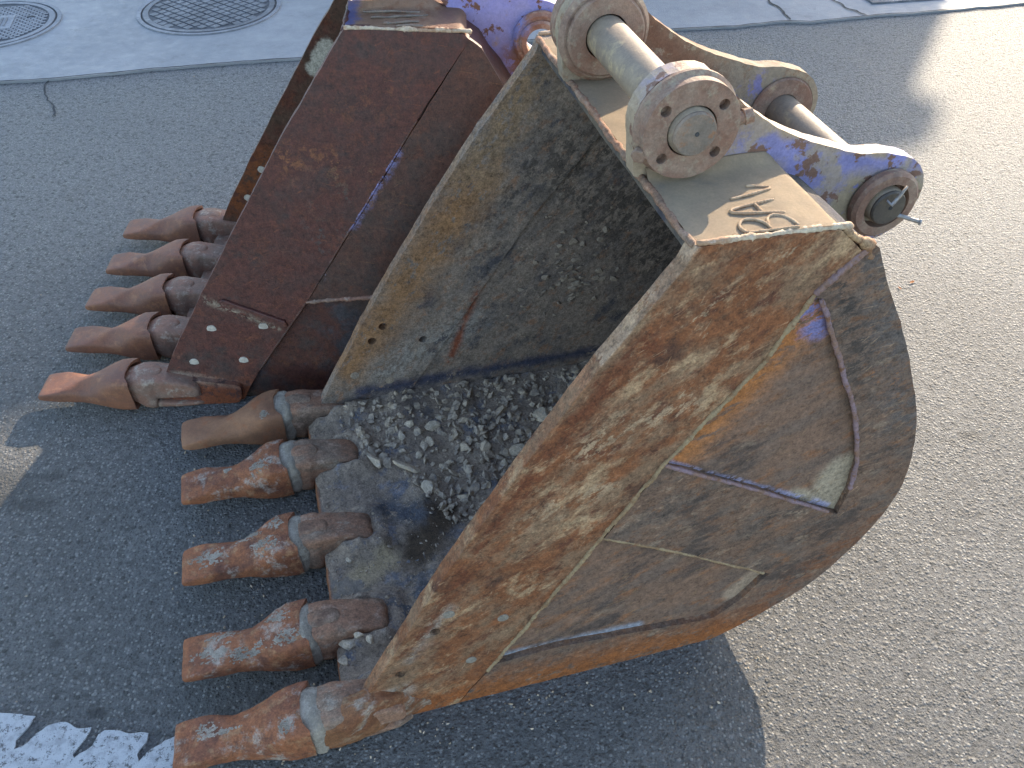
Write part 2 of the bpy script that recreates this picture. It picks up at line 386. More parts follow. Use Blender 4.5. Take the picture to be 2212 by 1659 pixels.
MAT['f_base'] = worn('recessed_side_plate', (0.185, 0.118, 0.085), (0.145, 0.105, 0.085), (0.22, 0.11, 0.06), dust=(0.25, 0.19, 0.145), dust_amt=0.3, dark=(0.07, 0.055, 0.05), dark_amt=.3, streak=(0.5, 1, 1.4), srot=0.4, sc=9,
    patches=[seg(TAN2, (.40, .205), (.34, .14), .025, .012, 1.0, .012), seg((.30, .26, .20), (.52, .36), (.52, .45), .06, .015, 1.0, .02), seg((.30, .26, .20), (.50, .37), (.42, .42), .022, .01, .9, .015),
             seg((.36, .15, .05), (.14, .61), (.34, .88), .05, .04, .55, .05), seg(PURPLE, (.12, .60), (.34, .92), .014, .012, .55, .03), seg(PURPLE, (.33, .90), (.36, .84), .026, .014, .42, .04), seg(LAV, (.12, .60), (.50, .37), .007, .006, .5, .01),
             seg((.25, .25, .27), (-.19, .115), (.12, .105), .012, .01, .7, .012)],
    grain=0.45, bump=0.0012, scratch=(0.24, .16, .09), pits=0.0008)
MAT['f_inner'] = worn('muddy_inner_plate', (0.225, 0.19, 0.165), (0.165, 0.145, 0.135), (0.24, 0.15, 0.105), dust=(0.31, 0.265, 0.225), dust_amt=0.36, dark=(0.065, 0.062, 0.068), dark_amt=.32, sc=12, streak=(0.8, 1, 1.3), srot=0.9,
    patches=[seg((.075, .07, .068), (.0, .62), (.16, .74), .04, .06, .3, .09), seg((.095, .083, .075), (.28, .72), (.55, .42), .15, .08, .38, .12), seg((.27, .155, .08), (-.36, .22), (-.02, .72), .05, .06, .62, .07), seg((.24, .17, .11), (-.02, .74), (.10, .96), .04, .05, .5, .06),
             seg((.27, .26, .25), (-.28, .18), (-.04, .30), .04, .05, .45, .05), seg((.05, .05, .075), (-.35, .115), (.45, .11), .018, .02, .65, .03), seg((.20, .065, .035), (-.10, .17), (-.02, .40), .008, .012, .5, .02)],
    grain=0.55, bump=0.0018, rough=0.88)
MAT['f_shell'] = worn('muddy_shell', (0.13, 0.115, 0.095), (0.09, 0.085, 0.08), dust=(0.19, 0.17, 0.14), dust_amt=0.4, dark=(0.045, 0.045, 0.06), dark_amt=.5, sc=7, grain=.4, bump=.003, rough=.85)
MAT['f_top'] = worn('dusty_top_plate', (0.47, 0.40, 0.31), (0.53, 0.45, 0.34), dust=(0.40, 0.355, 0.30), dust_amt=.3, sc=8, grain=.10, bump=.0004, rough=.85, dark=(.36, .32, .27), dark_amt=.10)
MAT['letter'] = worn('weld_letter', (0.34, 0.25, 0.17), (0.42, 0.34, 0.25), (.25, .17, .11), sc=30, grain=.2, bump=.001, rough=.8)
MAT['f_ear'] = worn('purple_ear', (0.25, 0.235, 0.44), (0.21, 0.20, 0.36), sc=9, dust=(0.32, 0.28, 0.22), dust_amt=.54, grain=.2, bump=.0008, rough=.6, chips=((0.20, 0.11, 0.075), 0.56),
    patches=[seg((.33, .275, .21), (.11, 1.08), (.20, 1.13), .09, .03, 1.0, .04), seg((.33, .275, .21), (.25, 1.155), (.36, 1.075), .010, .010, .8, .012), seg((.33, .275, .21), (.36, 1.075), (.56, 1.008), .008, .008, .8, .012), seg((.33, .28, .205), (.20, 1.02), (.34, 1.0), .028, .02, .8, .02), seg((.31, .27, .20), (.53, .93), (.62, .92), .055, .02, .75, .03)])
MAT['f_ear_far'] = worn('dusty_ear', (0.30, 0.26, 0.20), (0.25, 0.225, 0.185), (0.22, .14, .09), sc=9, dust=(.34, .30, .23), dust_amt=.4, grain=.2, bump=.0012, rough=.85,
    patches=[seg(PURPLE, (.28, 1.06), (.30, 1.02), .012, .014, .6), seg(PURPLE, (.45, .95), (.52, .98), .02, .02, .35), seg((.19, .11, .075), (.25, 1.12), (.40, 1.0), .04, .04, .6)])
MAT['f_boss'] = worn('boss_steel', (0.25, 0.185, 0.15), (0.21, 0.13, 0.10), (0.29, 0.25, 0.20), sc=14, dust=(0.36, 0.31, 0.23), dust_amt=.36, dark=(.15, .10, .085), dark_amt=.25, grain=.22, bump=.001, rough=.7)
MAT['f_pin'] = worn('pin_steel', (0.27, 0.235, 0.19), (0.215, 0.185, 0.155), sc=10, dust=(.40, .34, .23), dust_amt=.45, grain=.15, bump=.0006, rough=.6)
MAT['f_pin_end'] = worn('pin_end', (0.17, 0.155, 0.14), (0.23, 0.19, 0.16), (0.24, .14, .09), sc=16, grain=.2, bump=.0008, rough=.55, dust=(.28, .24, .20), dust_amt=.2)
MAT['dark_steel'] = worn('dark_steel', (0.07, 0.065, 0.06), (0.10, 0.09, 0.075), sc=16, grain=.2, bump=.0005, rough=.5)
MAT['bright_steel'] = worn('bright_steel', (0.36, 0.36, 0.36), (0.28, 0.26, 0.24), sc=20, grain=.15, bump=.0004, rough=.45, metal=.3)
MAT['weld_tan'] = worn('dusty_weld', (0.30, 0.235, 0.145), (0.24, 0.165, 0.095), (0.22, .13, .07), sc=22, grain=.25, bump=.0012, rough=.8)
MAT['weld_purple'] = worn('painted_weld', (0.22, 0.165, 0.20), (0.22, 0.14, 0.11), (0.18, .095, .055), sc=26, grain=.25, bump=.0012, rough=.7)
MAT['weld_bright'] = worn('pale_weld', (0.50, 0.44, 0.34), (0.36, 0.24, 0.16), (0.50, .42, .36), sc=30, grain=.25, bump=.0014, rough=.7)
MAT['f_tooth'] = worn('rusty_tooth', (0.25, 0.100, 0.048), (0.19, 0.078, 0.045), (0.30, 0.165, 0.09), dust=(0.35, 0.315, 0.285), dust_amt=.46, dark=(.11, .048, .033), dark_amt=.32, sc=14, grain=.42, bump=.0022, per=True, rough=.72)
MAT['f_tooth_clean'] = worn('dusty_brown_tooth', (0.25, 0.135, 0.080), (0.20, 0.105, 0.065), (0.26, .105, .05), dust=(0.32, 0.28, 0.25), dust_amt=.08, sc=10, grain=.2, bump=.0012, per=True, rough=.78)
MAT['f_adapter'] = worn('worn_adapter', (0.27, 0.155, 0.105), (0.21, 0.155, 0.12), (0.34, 0.25, 0.20), dust=(.29, .26, .225), dust_amt=.32, dark=(.13, .08, .06), dark_amt=.3, sc=13, streak=(.6, 1, 1), grain=.45, bump=.0025, per=True, rough=.8)
MAT['mud'] = worn('dried_mud', (0.36, 0.335, 0.30), (0.25, 0.23, 0.20), sc=20, grain=.25, bump=.004, rough=.95)
MAT['mud_brown'] = worn('brown_mud', (0.32, 0.28, 0.235), (0.24, 0.21, 0.18), sc=16, grain=.3, bump=.004, rough=.95)
MAT['plug'] = worn('plug_mud', (0.27, 0.255, 0.225), (0.20, 0.185, 0.165), sc=60, grain=.25, bump=.002, rough=.9)
MAT['plug_or_view_pale'] = worn('pale_plug_or_view', (0.48, 0.47, 0.44), (0.38, 0.36, 0.33), sc=60, grain=.15, bump=.001, rough=.8)
MAT['dirt'] = worn('floor_dirt', (0.30, 0.25, 0.205), (0.25, 0.21, 0.18), (0.19, 0.18, 0.19), sc=7, dark=(.115, .108, .112), dark_amt=.2, dust=(.34, .29, .23), dust_amt=.35, grain=.5, bump=.006, rough=.92,
    patches=[((.075, .055, .038), (-.29, .36), (-.22, .46), .05, .03, .95, .05, 1), ((.10, .098, .105), (-.34, .50), (-.28, .47), .035, .03, .6, .05, 1), ((.13, .126, .130), (-.38, .20), (-.26, .26), .045, .04, .35, .06, 1), ((.34, .28, .19), (-.44, .32), (-.36, .36), .025, .02, .7, .04, 1)])
MAT['lip'] = worn('lip_steel', (0.21, 0.19, 0.17), (0.14, 0.137, 0.145), (0.27, .225, .17), sc=9, streak=(1.4, .6, 1), dark=(.075, .066, .064), dark_amt=.4, dust=(.22, .19, .15), dust_amt=.35, grain=.35, bump=.003, rough=.8,
    patches=[seg((.30, .13, .06), (-.507, .0), (-.507, .06), .008, .006, .8, .006)])
MAT['rock'] = worn('grey_rock', (0.42, 0.375, 0.31), (0.48, 0.41, 0.32), (0.34, .32, .31), sc=25, grain=.35, bump=.0015, per=True, rough=.9)
MAT['rock_dark'] = worn('dark_rock', (0.30, 0.265, 0.23), (0.40, 0.345, 0.28), (.20, .19, .19), sc=25, grain=.35, bump=.0012, rough=.9)
# rear bucket
RS = dict(sc=9, grain=.5, bump=.001, rough=.55, spec=.45)
MAT['r_strip'] = worn('dark_red_side_cutter', (0.088, 0.031, 0.024), (0.072, 0.033, 0.028), (0.11, 0.038, 0.024), dust=(.16, .075, .05), dust_amt=.22, dark=(.05, .034, .032), dark_amt=.30, scratch=(.17, .06, .03),
    patches=[seg((.22, .09, .04), (-.03, .71), (.08, .69), .022, .05, .25, .08), seg((.18, .105, .06), (.08, .66), (.17, .67), .018, .04, .22, .07), seg((.13, .05, .028), (.10, .82), (.26, .86), .04, .07, .22, .09), seg((.075, .065, .065), (.02, .52), (.06, .60), .04, .06, .2, .09),
             seg((.27, .24, .21), (-.45, .10), (-.24, .045), .006, .012, .5, .02), seg((.24, .20, .16), (-.31, .33), (-.14, .24), .010, .012, .4, .02), seg((.17, .05, .02), (-.49, .03), (-.25, .02), .05, .04, .5, .04)], **RS)
MAT['r_wear'] = worn('dark_brown_wear_plate', (0.075, 0.034, 0.025), (0.06, 0.036, 0.030), (0.085, 0.034, 0.022), dark=(.045, .032, .03), dark_amt=.3, scratch=(.15, .075, .04),
    patches=[seg(PURPLE, (.23, .72), (.10, .53), .006, .012, .5, .025), seg(LAV, (.24, .75), (.00, .40), .010, .018, .12, .03), seg((.12, .062, .04), (.26, .76), (.06, .46), .03, .05, .22, .07)], **RS)
MAT['r_base'] = worn('dark_recess_plate', (0.06, 0.020, 0.014), (0.045, 0.03, 0.028), (0.085, 0.03, 0.015), dark=(.04, .036, .04), dark_amt=.4, **RS)
MAT['r_inner'] = worn('dark_inner_plate', (0.085, 0.032, 0.022), (0.075, 0.045, 0.032), (0.10, .035, .018), dark=(.045, .03, .025), dark_amt=.3,
    patches=[seg((.42, .42, .38), (-.06, .66), (-.01, .73), .022, .008, .9, .03), seg((.42, .42, .38), (.10, .93), (.11, .95), .008, .004, .8, .02), seg((.16, .055, .02), (-.40, .18), (-.25, .34), .05, .04, .5, .04)], **RS)
MAT['r_top'] = worn('rear_top_plate', (0.42, 0.28, 0.20), (0.46, 0.33, 0.25), (0.36, .20, .13), sc=9, dust=(.38, .32, .24), dust_amt=.3, grain=.15, bump=.001, rough=.6,
    patches=[seg(PURPLE, (.12, .98), (.14, 1.0), .02, .01, .7), seg((.33, .20, .17), (.36, .98), (.40, .95), .02, .02, .7)])
MAT['r_ear'] = worn('rear_purple_ear', (0.26, 0.245, 0.50), (0.31, 0.28, 0.48), sc=8, grain=.14, bump=.0008, rough=.5, spec=.5, chips=((0.17, 0.075, 0.05), 0.575), dust=(.36, .28, .26), dust_amt=.30,
    patches=[seg((.22, .12, .075), (.54, .86), (.58, .85), .05, .03, .55, .04)])
MAT['r_boss'] = worn('rear_boss', (0.30, 0.17, 0.125), (0.23, 0.115, 0.08), (0.35, 0.25, 0.20), sc=16, grain=.2, bump=.001, rough=.6, patches=[seg(PURPLE, (.50, .93), (.53, .96), .02, .015, .5)])
MAT['r_tooth'] = worn('rear_tooth', (0.20, 0.090, 0.052), (0.155, 0.075, 0.052), (0.25, 0.125, 0.07), dust=(.28, .23, .20), dust_amt=.1, sc=10, grain=.22, bump=.001, per=True, rough=.6, spec=.45)
MAT['r_adapter'] = worn('rear_adapter', (0.22, 0.125, 0.095), (0.20, 0.14, 0.115), (.32, .27, .235), dust=(.28, .25, .23), dust_amt=.25, sc=12, grain=.25, bump=.0018, per=True, rough=.65)

# ------------------------------------------------------------------ ground
def sheet(name, poly, z, mat, thick=0.0):
    bm = bmesh.new(); vs_ = [bm.verts.new((x, y, z)) for x, y in poly]; f = bm.faces.new(vs_)
    if thick:
        r = bmesh.ops.extrude_face_region(bm, geom=[f]); bmesh.ops.translate(bm, verts=[v for v in r['geom'] if isinstance(v, bmesh.types.BMVert)], vec=(0, 0, -thick))
    return obj(name, bm, mat)
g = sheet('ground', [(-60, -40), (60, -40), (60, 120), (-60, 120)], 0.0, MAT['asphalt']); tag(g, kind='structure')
def ragged(pts, amp, step=0.03, fr=9, seed=0.0):
    out = []
    for i in range(len(pts) - 1):
        a, b = Vector(pts[i]), Vector(pts[i + 1]); k = max(1, int((b - a).length / step))
        for j in range(k):
            p = a.lerp(b, j / k); n_ = mnoise.noise(Vector((p.x * fr, p.y * fr, seed))) + .5 * mnoise.noise(Vector((p.x * fr * 4, p.y * fr * 4, seed)))
            d = (b - a).normalized(); out.append((p.x - d.y * n_ * amp, p.y + d.x * n_ * amp))
    out.append(tuple(pts[-1])); return out
seam_pts = [(-9.0, 2.72), (-4.0, 3.58), (-2.413, 3.856), (-2.207, 3.887), (-1.8, 3.987), (-1.484, 4.057), (-1.069, 4.135), (-0.4, 4.26), (0.877, 4.513), (1.216, 4.558), (1.49, 4.624), (1.604, 4.61), (1.943, 4.704), (2.273, 4.759), (2.874, 4.9), (5, 5.4), (9, 6.2)]
seam = ragged(seam_pts, 0.010, 0.04)
ap = sheet('concrete_apron', seam + [(9, 9.5), (-9, 9.5)], 0.010, MAT['concrete'], 0.010); tag(ap, kind='structure')
def strip_line(name, pts, wd, z, mat):
    bm = bmesh.new(); prev = None
    for i, p in enumerate(pts):
        a = Vector(pts[max(0, i - 1)]); b = Vector(pts[min(len(pts) - 1, i + 1)]); d = (b - a).normalized(); nn = Vector((-d.y, d.x))
        ww = wd * (0.7 + 0.9 * abs(mnoise.noise(Vector((p[0] * 12, p[1] * 12, 4)))))
        if i in (0, len(pts) - 1): ww *= .2
        q = (bm.verts.new((p[0] + nn.x * ww, p[1] + nn.y * ww, z)), bm.verts.new((p[0] - nn.x * ww, p[1] - nn.y * ww, z)))
        if prev: bm.faces.new((prev[0], prev[1], q[1], q[0]))
        prev = q
    return obj(name, bm, mat)
tag(strip_line('pavement_joint', seam, 0.005, 0.0145, MAT['joint']), kind='structure')
for pts, wd, z in (([(1.40, 5.3), (1.437, 4.974), (1.48, 4.8), (1.495, 4.635)], .007, .0145), ([(1.75, 5.3), (1.808, 4.974), (1.86, 4.8), (1.93, 4.70)], .007, .0145),
                ([(-2.21, 3.90), (-2.18, 3.80), (-2.14, 3.742), (-2.12, 3.68), (-2.063, 3.622), (-2.04, 3.57), (-2.015, 3.50)], .004, .004)):
    tag(strip_line('pavement_crack', ragged(pts, 0.02, 0.02, 14, 3), wd, z, MAT['joint']), kind='structure')

# worn white road marking, bottom left: four blocks joined along their lower side
mk = [(-1.30, 0.845), (-1.10, 0.807), (-1.058, 0.803), (-0.985, 0.795), (-0.990, 0.770), (-1.005, 0.745), (-1.000, 0.725), (-0.975, 0.750), (-0.955, 0.775), (-0.93, 0.784), (-0.862, 0.772), (-0.868, 0.750), (-0.880, 0.715), (-0.872, 0.708), (-0.850, 0.735),
      (-0.832, 0.765), (-0.80, 0.765), (-0.745, 0.758), (-0.738, 0.742), (-0.752, 0.715), (-0.742, 0.702), (-0.725, 0.722), (-0.705, 0.748), (-0.682, 0.754), (-0.655, 0.742), (-0.665, 0.72), (-0.665, 0.700), (-0.685, 0.66), (-0.72, 0.60), (-1.0, 0.50), (-1.4, 0.58)]
mkp = ragged(mk, 0.009, 0.010, 30, 2) + [(-1.5, 0.88)]
md = sheet('road_marking', mkp, 0.004, MAT['marking'], 0.004); tag(md, kind='structure')

# ------------------------------------------------------------------ manhole covers, grate, utility plate
def disc_bm(r, z0, z1, n=72, bm=None, c=(0, 0), r_in=0.0):
    bm = bm or bmesh.new()
    def ring(rr, z): return [bm.verts.new((c[0] + rr * math.cos(2 * math.pi * i / n), c[1] + rr * math.sin(2 * math.pi * i / n), z)) for i in range(n)]
    a, b = ring(r, z0), ring(r, z1)
    for i in range(n): bm.faces.new((a[i], a[(i + 1) % n], b[(i + 1) % n], b[i]))
    if r_in:
        c_, d = ring(r_in, z1), ring(r_in, z0)
        for i in range(n):
            j = (i + 1) % n
            bm.faces.new((b[i], b[j], c_[j], c_[i])); bm.faces.new((c_[i], c_[j], d[j], d[i]))
    else: bm.faces.new(b)
    return bm
def boxes_bm(items, bm=None):
    bm = bm or bmesh.new()
    for (x, y, z, sx, sy, sz, rz) in items:
        c, s = math.cos(rz), math.sin(rz); v = []
        for dz in (-1, 1):
            for dx, dy in ((-1, -1), (1, -1), (1, 1), (-1, 1)):
                X, Y = dx * sx / 2, dy * sy / 2; v.append(bm.verts.new((x + X * c - Y * s, y + X * s + Y * c, z + dz * sz / 2)))
        for q in ((0, 3, 2, 1), (4, 5, 6, 7), (0, 1, 5, 4), (1, 2, 6, 5), (2, 3, 7, 6), (3, 0, 4, 7)): bm.faces.new([v[k] for k in q])
    return bm
def manhole(loc, r, label, mat, studs, pitch, rz):
    t = empty('manhole_cover', (loc[0], loc[1], 0.0), rz); tag(t, label, 'manhole cover', None)
    obj('frame', disc_bm(r, 0.004, 0.0165, r_in=r - 0.022), MAT['iron_light'], t)
    obj('gap_ring', disc_bm(r - 0.021, 0.003, 0.0112, r_in=r - 0.030), MAT['joint'], t)
    obj('lid', disc_bm(r - 0.029, 0.003, 0.0135), MAT['iron_dark'], t)
    it = []; k = int(r / pitch) + 1
    for i in range(-k, k + 1):
        for j in range(-k, k + 1):
            x, y = (i + (0.5 if studs == 'brick' and j % 2 else 0)) * pitch, j * pitch * (0.62 if studs == 'brick' else 1.0)
            if math.hypot(x, y) < r - 0.075:
                if studs == 'brick' and x < 0.03 and abs(y) < .13: continue
                it.append((x, y, 0.0145, pitch * .78, pitch * (.46 if studs == 'brick' else .78), 0.006, 0))
    s = obj('stud', boxes_bm(it), mat, t); s['kind'] = 'stuff'
    obj('rim', disc_bm(r - 0.034, 0.0136, 0.0170, r_in=r - 0.062), mat, t)
    return t
mh = manhole((-1.67, 4.81), 0.386, 'round grey manhole cover with a square grid pattern, beside the rear bucket top', MAT['iron'], 'grid', 0.050, 0.9)
mh2 = manhole((-2.78, 4.57), 0.361, 'round pale manhole cover cut by the left edge, with a raised rectangular panel', MAT['iron_light'], 'brick', 0.034, 0.25)
obj('panel', boxes_bm([(-0.03, 0.0, 0.0155, 0.30, 0.20, 0.008, 0)]), MAT['iron_light'], mh2)
obj('panel_rib', boxes_bm([(-0.16 + 0.022 * i, 0.0, 0.0205, 0.010, 0.12, 0.003, 0) for i in range(12)]), MAT['iron'], mh2)
obj('lifting_slot', boxes_bm([(0.20, 0.05, 0.0178, 0.035, 0.014, 0.003, 0)]), MAT['joint'], mh2)
t = empty('drain_grate', (0.45, 5.20, 0.0), 0.2); tag(t, 'dark slotted drain grate seen just above the bucket ears', 'drain grate')
obj('frame', boxes_bm([(0, -.24, .014, .52, .03, .012, 0), (0, .24, .014, .52, .03, .012, 0), (-.245, 0, .014, .03, .45, .012, 0), (.245, 0, .014, .03, .45, .012, 0)]), MAT['iron'], t)
obj('pit', boxes_bm([(0, 0, .0115, .46, .45, .002, 0)]), MAT['joint'], t)
gb = obj('grate_bar', boxes_bm([(0, 0, .0155, .014, .45, .006, 0)]), MAT['iron'], t)
gb.location.x = -.21
for i in range(1, 15):
    c = gb.copy(); COL.objects.link(c); c.parent = t; c.location.x = -.21 + .03 * i
gc = obj('cross_bar', boxes_bm([(0, 0, .0165, .45, .012, .005, 0)]), MAT['iron'], t)
gc.location.y = -.12
for i in range(1, 3):
    c = gc.copy(); COL.objects.link(c); c.parent = t; c.location.y = -.12 + .12 * i
t = empty('utility_plate', (2.20, 5.06, 0.0), 0.18); tag(t, 'chequered grey metal utility plate set in the concrete at top right', 'metal plate')
obj('frame', boxes_bm([(0, -.14, .014, .44, .02, .012, 0), (0, .14, .014, .44, .02, .012, 0), (-.21, 0, .014, .02, .26, .012, 0), (.21, 0, .014, .02, .26, .012, 0)]), MAT['iron'], t)
obj('plate', boxes_bm([(0, 0, .0135, .40, .26, .008, 0)]), MAT['iron_light'], t)
tr = obj('tread_bump', boxes_bm([(-.19 + .02 * i, -.12 + .02 * j, .0185, .014, .005, .002, .78 if (i + j) % 2 else -.78) for i in range(20) for j in range(13)]), MAT['iron_light'], t); tr['kind'] = 'stuff'

# ------------------------------------------------------------------ the building that shades the far ground (outside the picture)
def building():
    m = MAT['plaster'] = worn('plaster', (0.66, 0.64, 0.60), (0.70, 0.68, 0.64), sc=1.5, grain=.1, bump=.003)
    gl = M('window_glass', 0.08, 0, .5).done((0.05, 0.06, 0.07)); fr = M('window_frame', .5).done((.5, .48, .44)); rf = worn('roof_tiles', (0.20, 0.09, 0.06), (0.26, 0.12, 0.08), sc=4)
    t = empty('building', (8.3, 15.7, 0), math.atan2(0.46, 0.888)); t['kind'] = 'structure'
    L, D, H = 12.0, 9.0, 6.4
    obj('wall', boxes_bm([(-L / 2, D / 2 + .05, (H - .2) / 2, L, D, H - .2, 0)]), m, t)
    obj('roof', boxes_bm([(-L / 2, D / 2, H - .1, L + .1, D + .2, .2, 0)]), rf, t)
    w0 = obj('window', boxes_bm([(0, 0, 0, 1.2, .10, 1.3, 0)]), fr, t); p0 = obj('pane', boxes_bm([(0, -.03, 0, 1.05, .08, 1.15, 0)]), gl, w0)
    first = True
    for r_ in range(2):
        for i in range(4):
            if first: a = w0; first = False
            else:
                a = w0.copy(); COL.objects.link(a); a.parent = t; b = p0.copy(); COL.objects.link(b); b.parent = a
            a.location = (-1.5 - i * 2.6, 0.02, 1.5 + 2.8 * r_)
building()

# ------------------------------------------------------------------ bucket
MOUTH_A = [(-.442, .132), (-.375, .25), (-.274, .434), (-.114, .69), (-.006, .853), (.109, 1.004), (.123, 1.035)]
TOP_A = [(.25, 1.033), (.352, 1.026), (.405, 1.0)]
BACK_A = [(.425, .984), (.455, .925), (.501, .846), (.559, .737), (.609, .629), (.640, .53), (.655, .45), (.655, .38), (.633, .304), (.60, .235), (.56, .176), (.52, .128), (.468, .088), (.38, .035), (.303, .0), (0, 0), (-.27, .0)]
SL_A = [(.395, .985), (.333, .918), (.265, .792), (.118, .605), (.010, .436), (-.085, .287), (-.210, .096), (-.272, .0)]
FOOT_A = [(-.30, 0), (-.42, 0), (-.475, .012), (-.482, .05)]
MOUTH_B = [(-.502, .047), (-.443, .155), (-.238, .468), (-.05, .747), (.134, .996)]
TOP_B = [(.265, .991), (.397, .985), (.437, .952)]
BACK_B = [(.482, .875)] + BACK_A[3:]
SL_B = [(.410, .972), (.281, .795), (.14, .59), (-.066, .291), (-.212, .1), (-.272, .0)]
FOOT_B = [(-.30, 0), (-.42, 0), (-.492, .01)]
def chaikin(P, it=2):
    for _ in range(it):
        Q = [P[0]]
        for a, b in zip(P, P[1:]): Q += [(a[0] * .75 + b[0] * .25, a[1] * .75 + b[1] * .25), (a[0] * .25 + b[0] * .75, a[1] * .25 + b[1] * .75)]
        P = Q + [P[-1]]
    return P
BACK_A = BACK_A[:1] + chaikin(BACK_A[1:-2]) + BACK_A[-2:]
BACK_B = chaikin(BACK_B[:-2]) + BACK_B[-2:]
B1 = (.177, 1.119); B2 = (.578, .921)

def arc(c, r, a0, a1, n): return [(c[0] + r * math.cos(math.radians(a0 + (a1 - a0) * i / n)), c[1] + r * math.sin(math.radians(a0 + (a1 - a0) * i / n))) for i in range(n + 1)]
def bucket(kind, O, rz, label):
    A = kind == 'front'
    W, T, y0 = (0.893, .052, -.006) if A else (0.84, .12, 0.0)
    WF = .899 if A else .84
    P = lambda k: MAT[('f_' if A else 'r_') + k]
    MO, TO, BA, SLn, FO = (MOUTH_A, TOP_A, BACK_A, SL_A, FOOT_A) if A else (MOUTH_B, TOP_B, BACK_B, SL_B, FOOT_B)
    root = empty('excavator_bucket', (*O, 0), rz); tag(root, label, 'excavator bucket')
    near = lambda d: (lambda u, z: y0 + T * z + d)
    far = lambda d: (lambda u, z: WF - T * z - d)
    # side cutters: the thick strips along the mouth, with bolt holes
    H_ = [(-.380, .160), (-.3025, .274)]; plugs = [(-.273, .318), (-.1706, .267), (-.2387, .150)]
    if not A: H_ = []; plugs = [(-.314, .240), (-.1745, .242), (-.3846, .133), (-.248, .134)]
    strip = MO + TO[:1] + ([TO[1]] if A else [TO[1]]) + SLn + FO
    s1 = slab('side_cutter', strip, near(0), near(.031), P('strip'), root, [circle(u, z, .0105) for u, z in H_], .004, .0016)
    if A: s1['label'] = 'orange rusty side cutter plate with tan mud streaks'
    FH = [(-.2985, .294), (-.2666, .338), (-.167, .2706)] if A else [(-.2916, .306), (-.362, .194)]
    slab('side_cutter', strip, far(.031), far(0), P('inner'), root, [circle(u, z, .0115 if A else .0135) for u, z in FH], .004, .0016)
    for u, z in plugs:
        lathe_y('hole_plug_or_view', (u, z), [(0, near(-.0012)(u, z)), (.011 if A else .0128, near(-.0005)(u, z)), (.0115 if A else .0133, near(.006)(u, z)), (0, near(.006)(u, z))], MAT['plug'] if A else MAT['plug_or_view_pale'], root, 18, jit=.12)
    for u, z in plugs[1:] if A else []:
        pass
    if A:
        for u, z in [(-.357, .183), (-.268, .143)]:
            lathe_y('hole_plug_or_view', (u, z), [(0, far(.0325)(u, z)), (.012, far(.0318)(u, z)), (.012, far(.026)(u, z)), (0, far(.026)(u, z))], MAT['mud_brown'], root, 18, jit=.15)
    if not A:
        for u, z in FH: lathe_y('hole_plug_or_view', (u, z), [(0, far(.0322)(u, z)), (.0125, far(.0318)(u, z)), (.0132, far(.02)(u, z)), (0, far(.02)(u, z))], MAT['plug_or_view_pale'], root, 18, jit=.1)  # added pale discs stand in for bright ground seen through open holes
    # base side plates behind, and the wear plate with its openings
    base = [(u - .012, z) for u, z in SLn] ; base = base[::-1] + [(TO[-1][0] - .004, TO[-1][1] - .004)] + [(u - (.003 if u > .3 else 0), max(z, .003)) for u, z in BA]
    slab('side_plate', base, near(.0135), near(.027), P('base'), root, (), 0, 0)
    slab('side_plate', base, far(.025), far(.010), P('inner'), root, (), 0, 0)
    sl = [(u + ((.004 if z > .09 else -.002) if A else .0005), z) for u, z in SLn]
    if A:
        w_ = sl[:1] + [TO[-1]] + BA + [(-.195, .112), (-.063, .120), (.09, .104), (.22, .09), (.293, .084), (.345, .125), (.402, .20), (.164, .357), (.023, .440), (.124, .601), (.305, .491), (.522, .35), (.532, .42), (.526, .497), (.505, .57), (.476, .65), (.417, .768), (.372, .86), (.349, .905), (.325, .912)]
        slab('wear_plate', w_, near(.000 if A else .0018), near(.0145), P('wear'), root, (), .003, .0018)
        obj('corner_shroud', loft(interp([(-.552, -.006, .030, .020, .085, 4, 0), (-.545, -.010, .034, .010, .100, 4, 0), (-.50, -.012, .033, .004, .112, 4, .003), (-.455, -.008, .030, .003, .118, 4, .003), (-.42, -.001, .022, .003, .118, 4, 0), (-.38, .003, .015, .002, .090, 4, 0), (-.34, .005, .011, .001, .055, 4, 0), (-.305, .006, .007, .001, .025, 3, 0)], .008), 32, None, .006, 3), MAT['f_corner'], root, True)
        # bead along the joint, thick and dusty
        tube('weld_bead', [(u + .002, near(-.0005)(u, z), z) for u, z in SLn[1:-1]], .0042, MAT['weld_tan'], root, bump=.15, jit=.6)
        tube('weld_bead', [(u, near(-.001)(u, z), z) for u, z in [(.405, .985), (.37, .955), (.333, .918)]], .006, MAT['weld_purple'], root, bump=.1, jit=.4)
        tube('weld_bead', [(u, near(.001)(u, z), z) for u, z in [(.349, .905), (.372, .86), (.417, .768), (.476, .65), (.505, .57), (.526, .497), (.532, .42)]], .0045, MAT['weld_purple'], root, bump=.1, jit=.3)
        tube('weld_bead', [(u, near(.001)(u, z), z) for u, z in [(.124, .601), (.305, .491), (.50, .365)]], .004, MAT['weld_purple'], root, bump=.1, jit=.3)
        tube('weld_bead', [(u, near(.001)(u, z), z) for u, z in [(.02, .440), (.164, .357), (.39, .207)]], .003, MAT['weld_tan'], root, bump=.15, jit=.6)
    else:
        w_ = sl[:1] + [TO[-1]] + [p for p in BA if p[1] > .33] + [(.635, .326), (.16, .326), (-.045, .315)]
        slab('wear_plate', w_, near(.000 if A else .0018), near(.0145), P('wear'), root, (), .004, .0012)
        tube('weld_bead', [(u + .001, near(.0028)(u, z), z) for u, z in SLn[1:-1]], .0036, P('wear'), root, bump=.08, jit=.3)
        tube('weld_bead', [(-.05, near(.002)(0, .315), .314), (.16, near(.002)(0, .325), .325), (.58, near(.002)(0, .325), .326)], .006, MAT['weld_purple'] if 0 else P('adapter'), root, bump=.12, jit=.5)
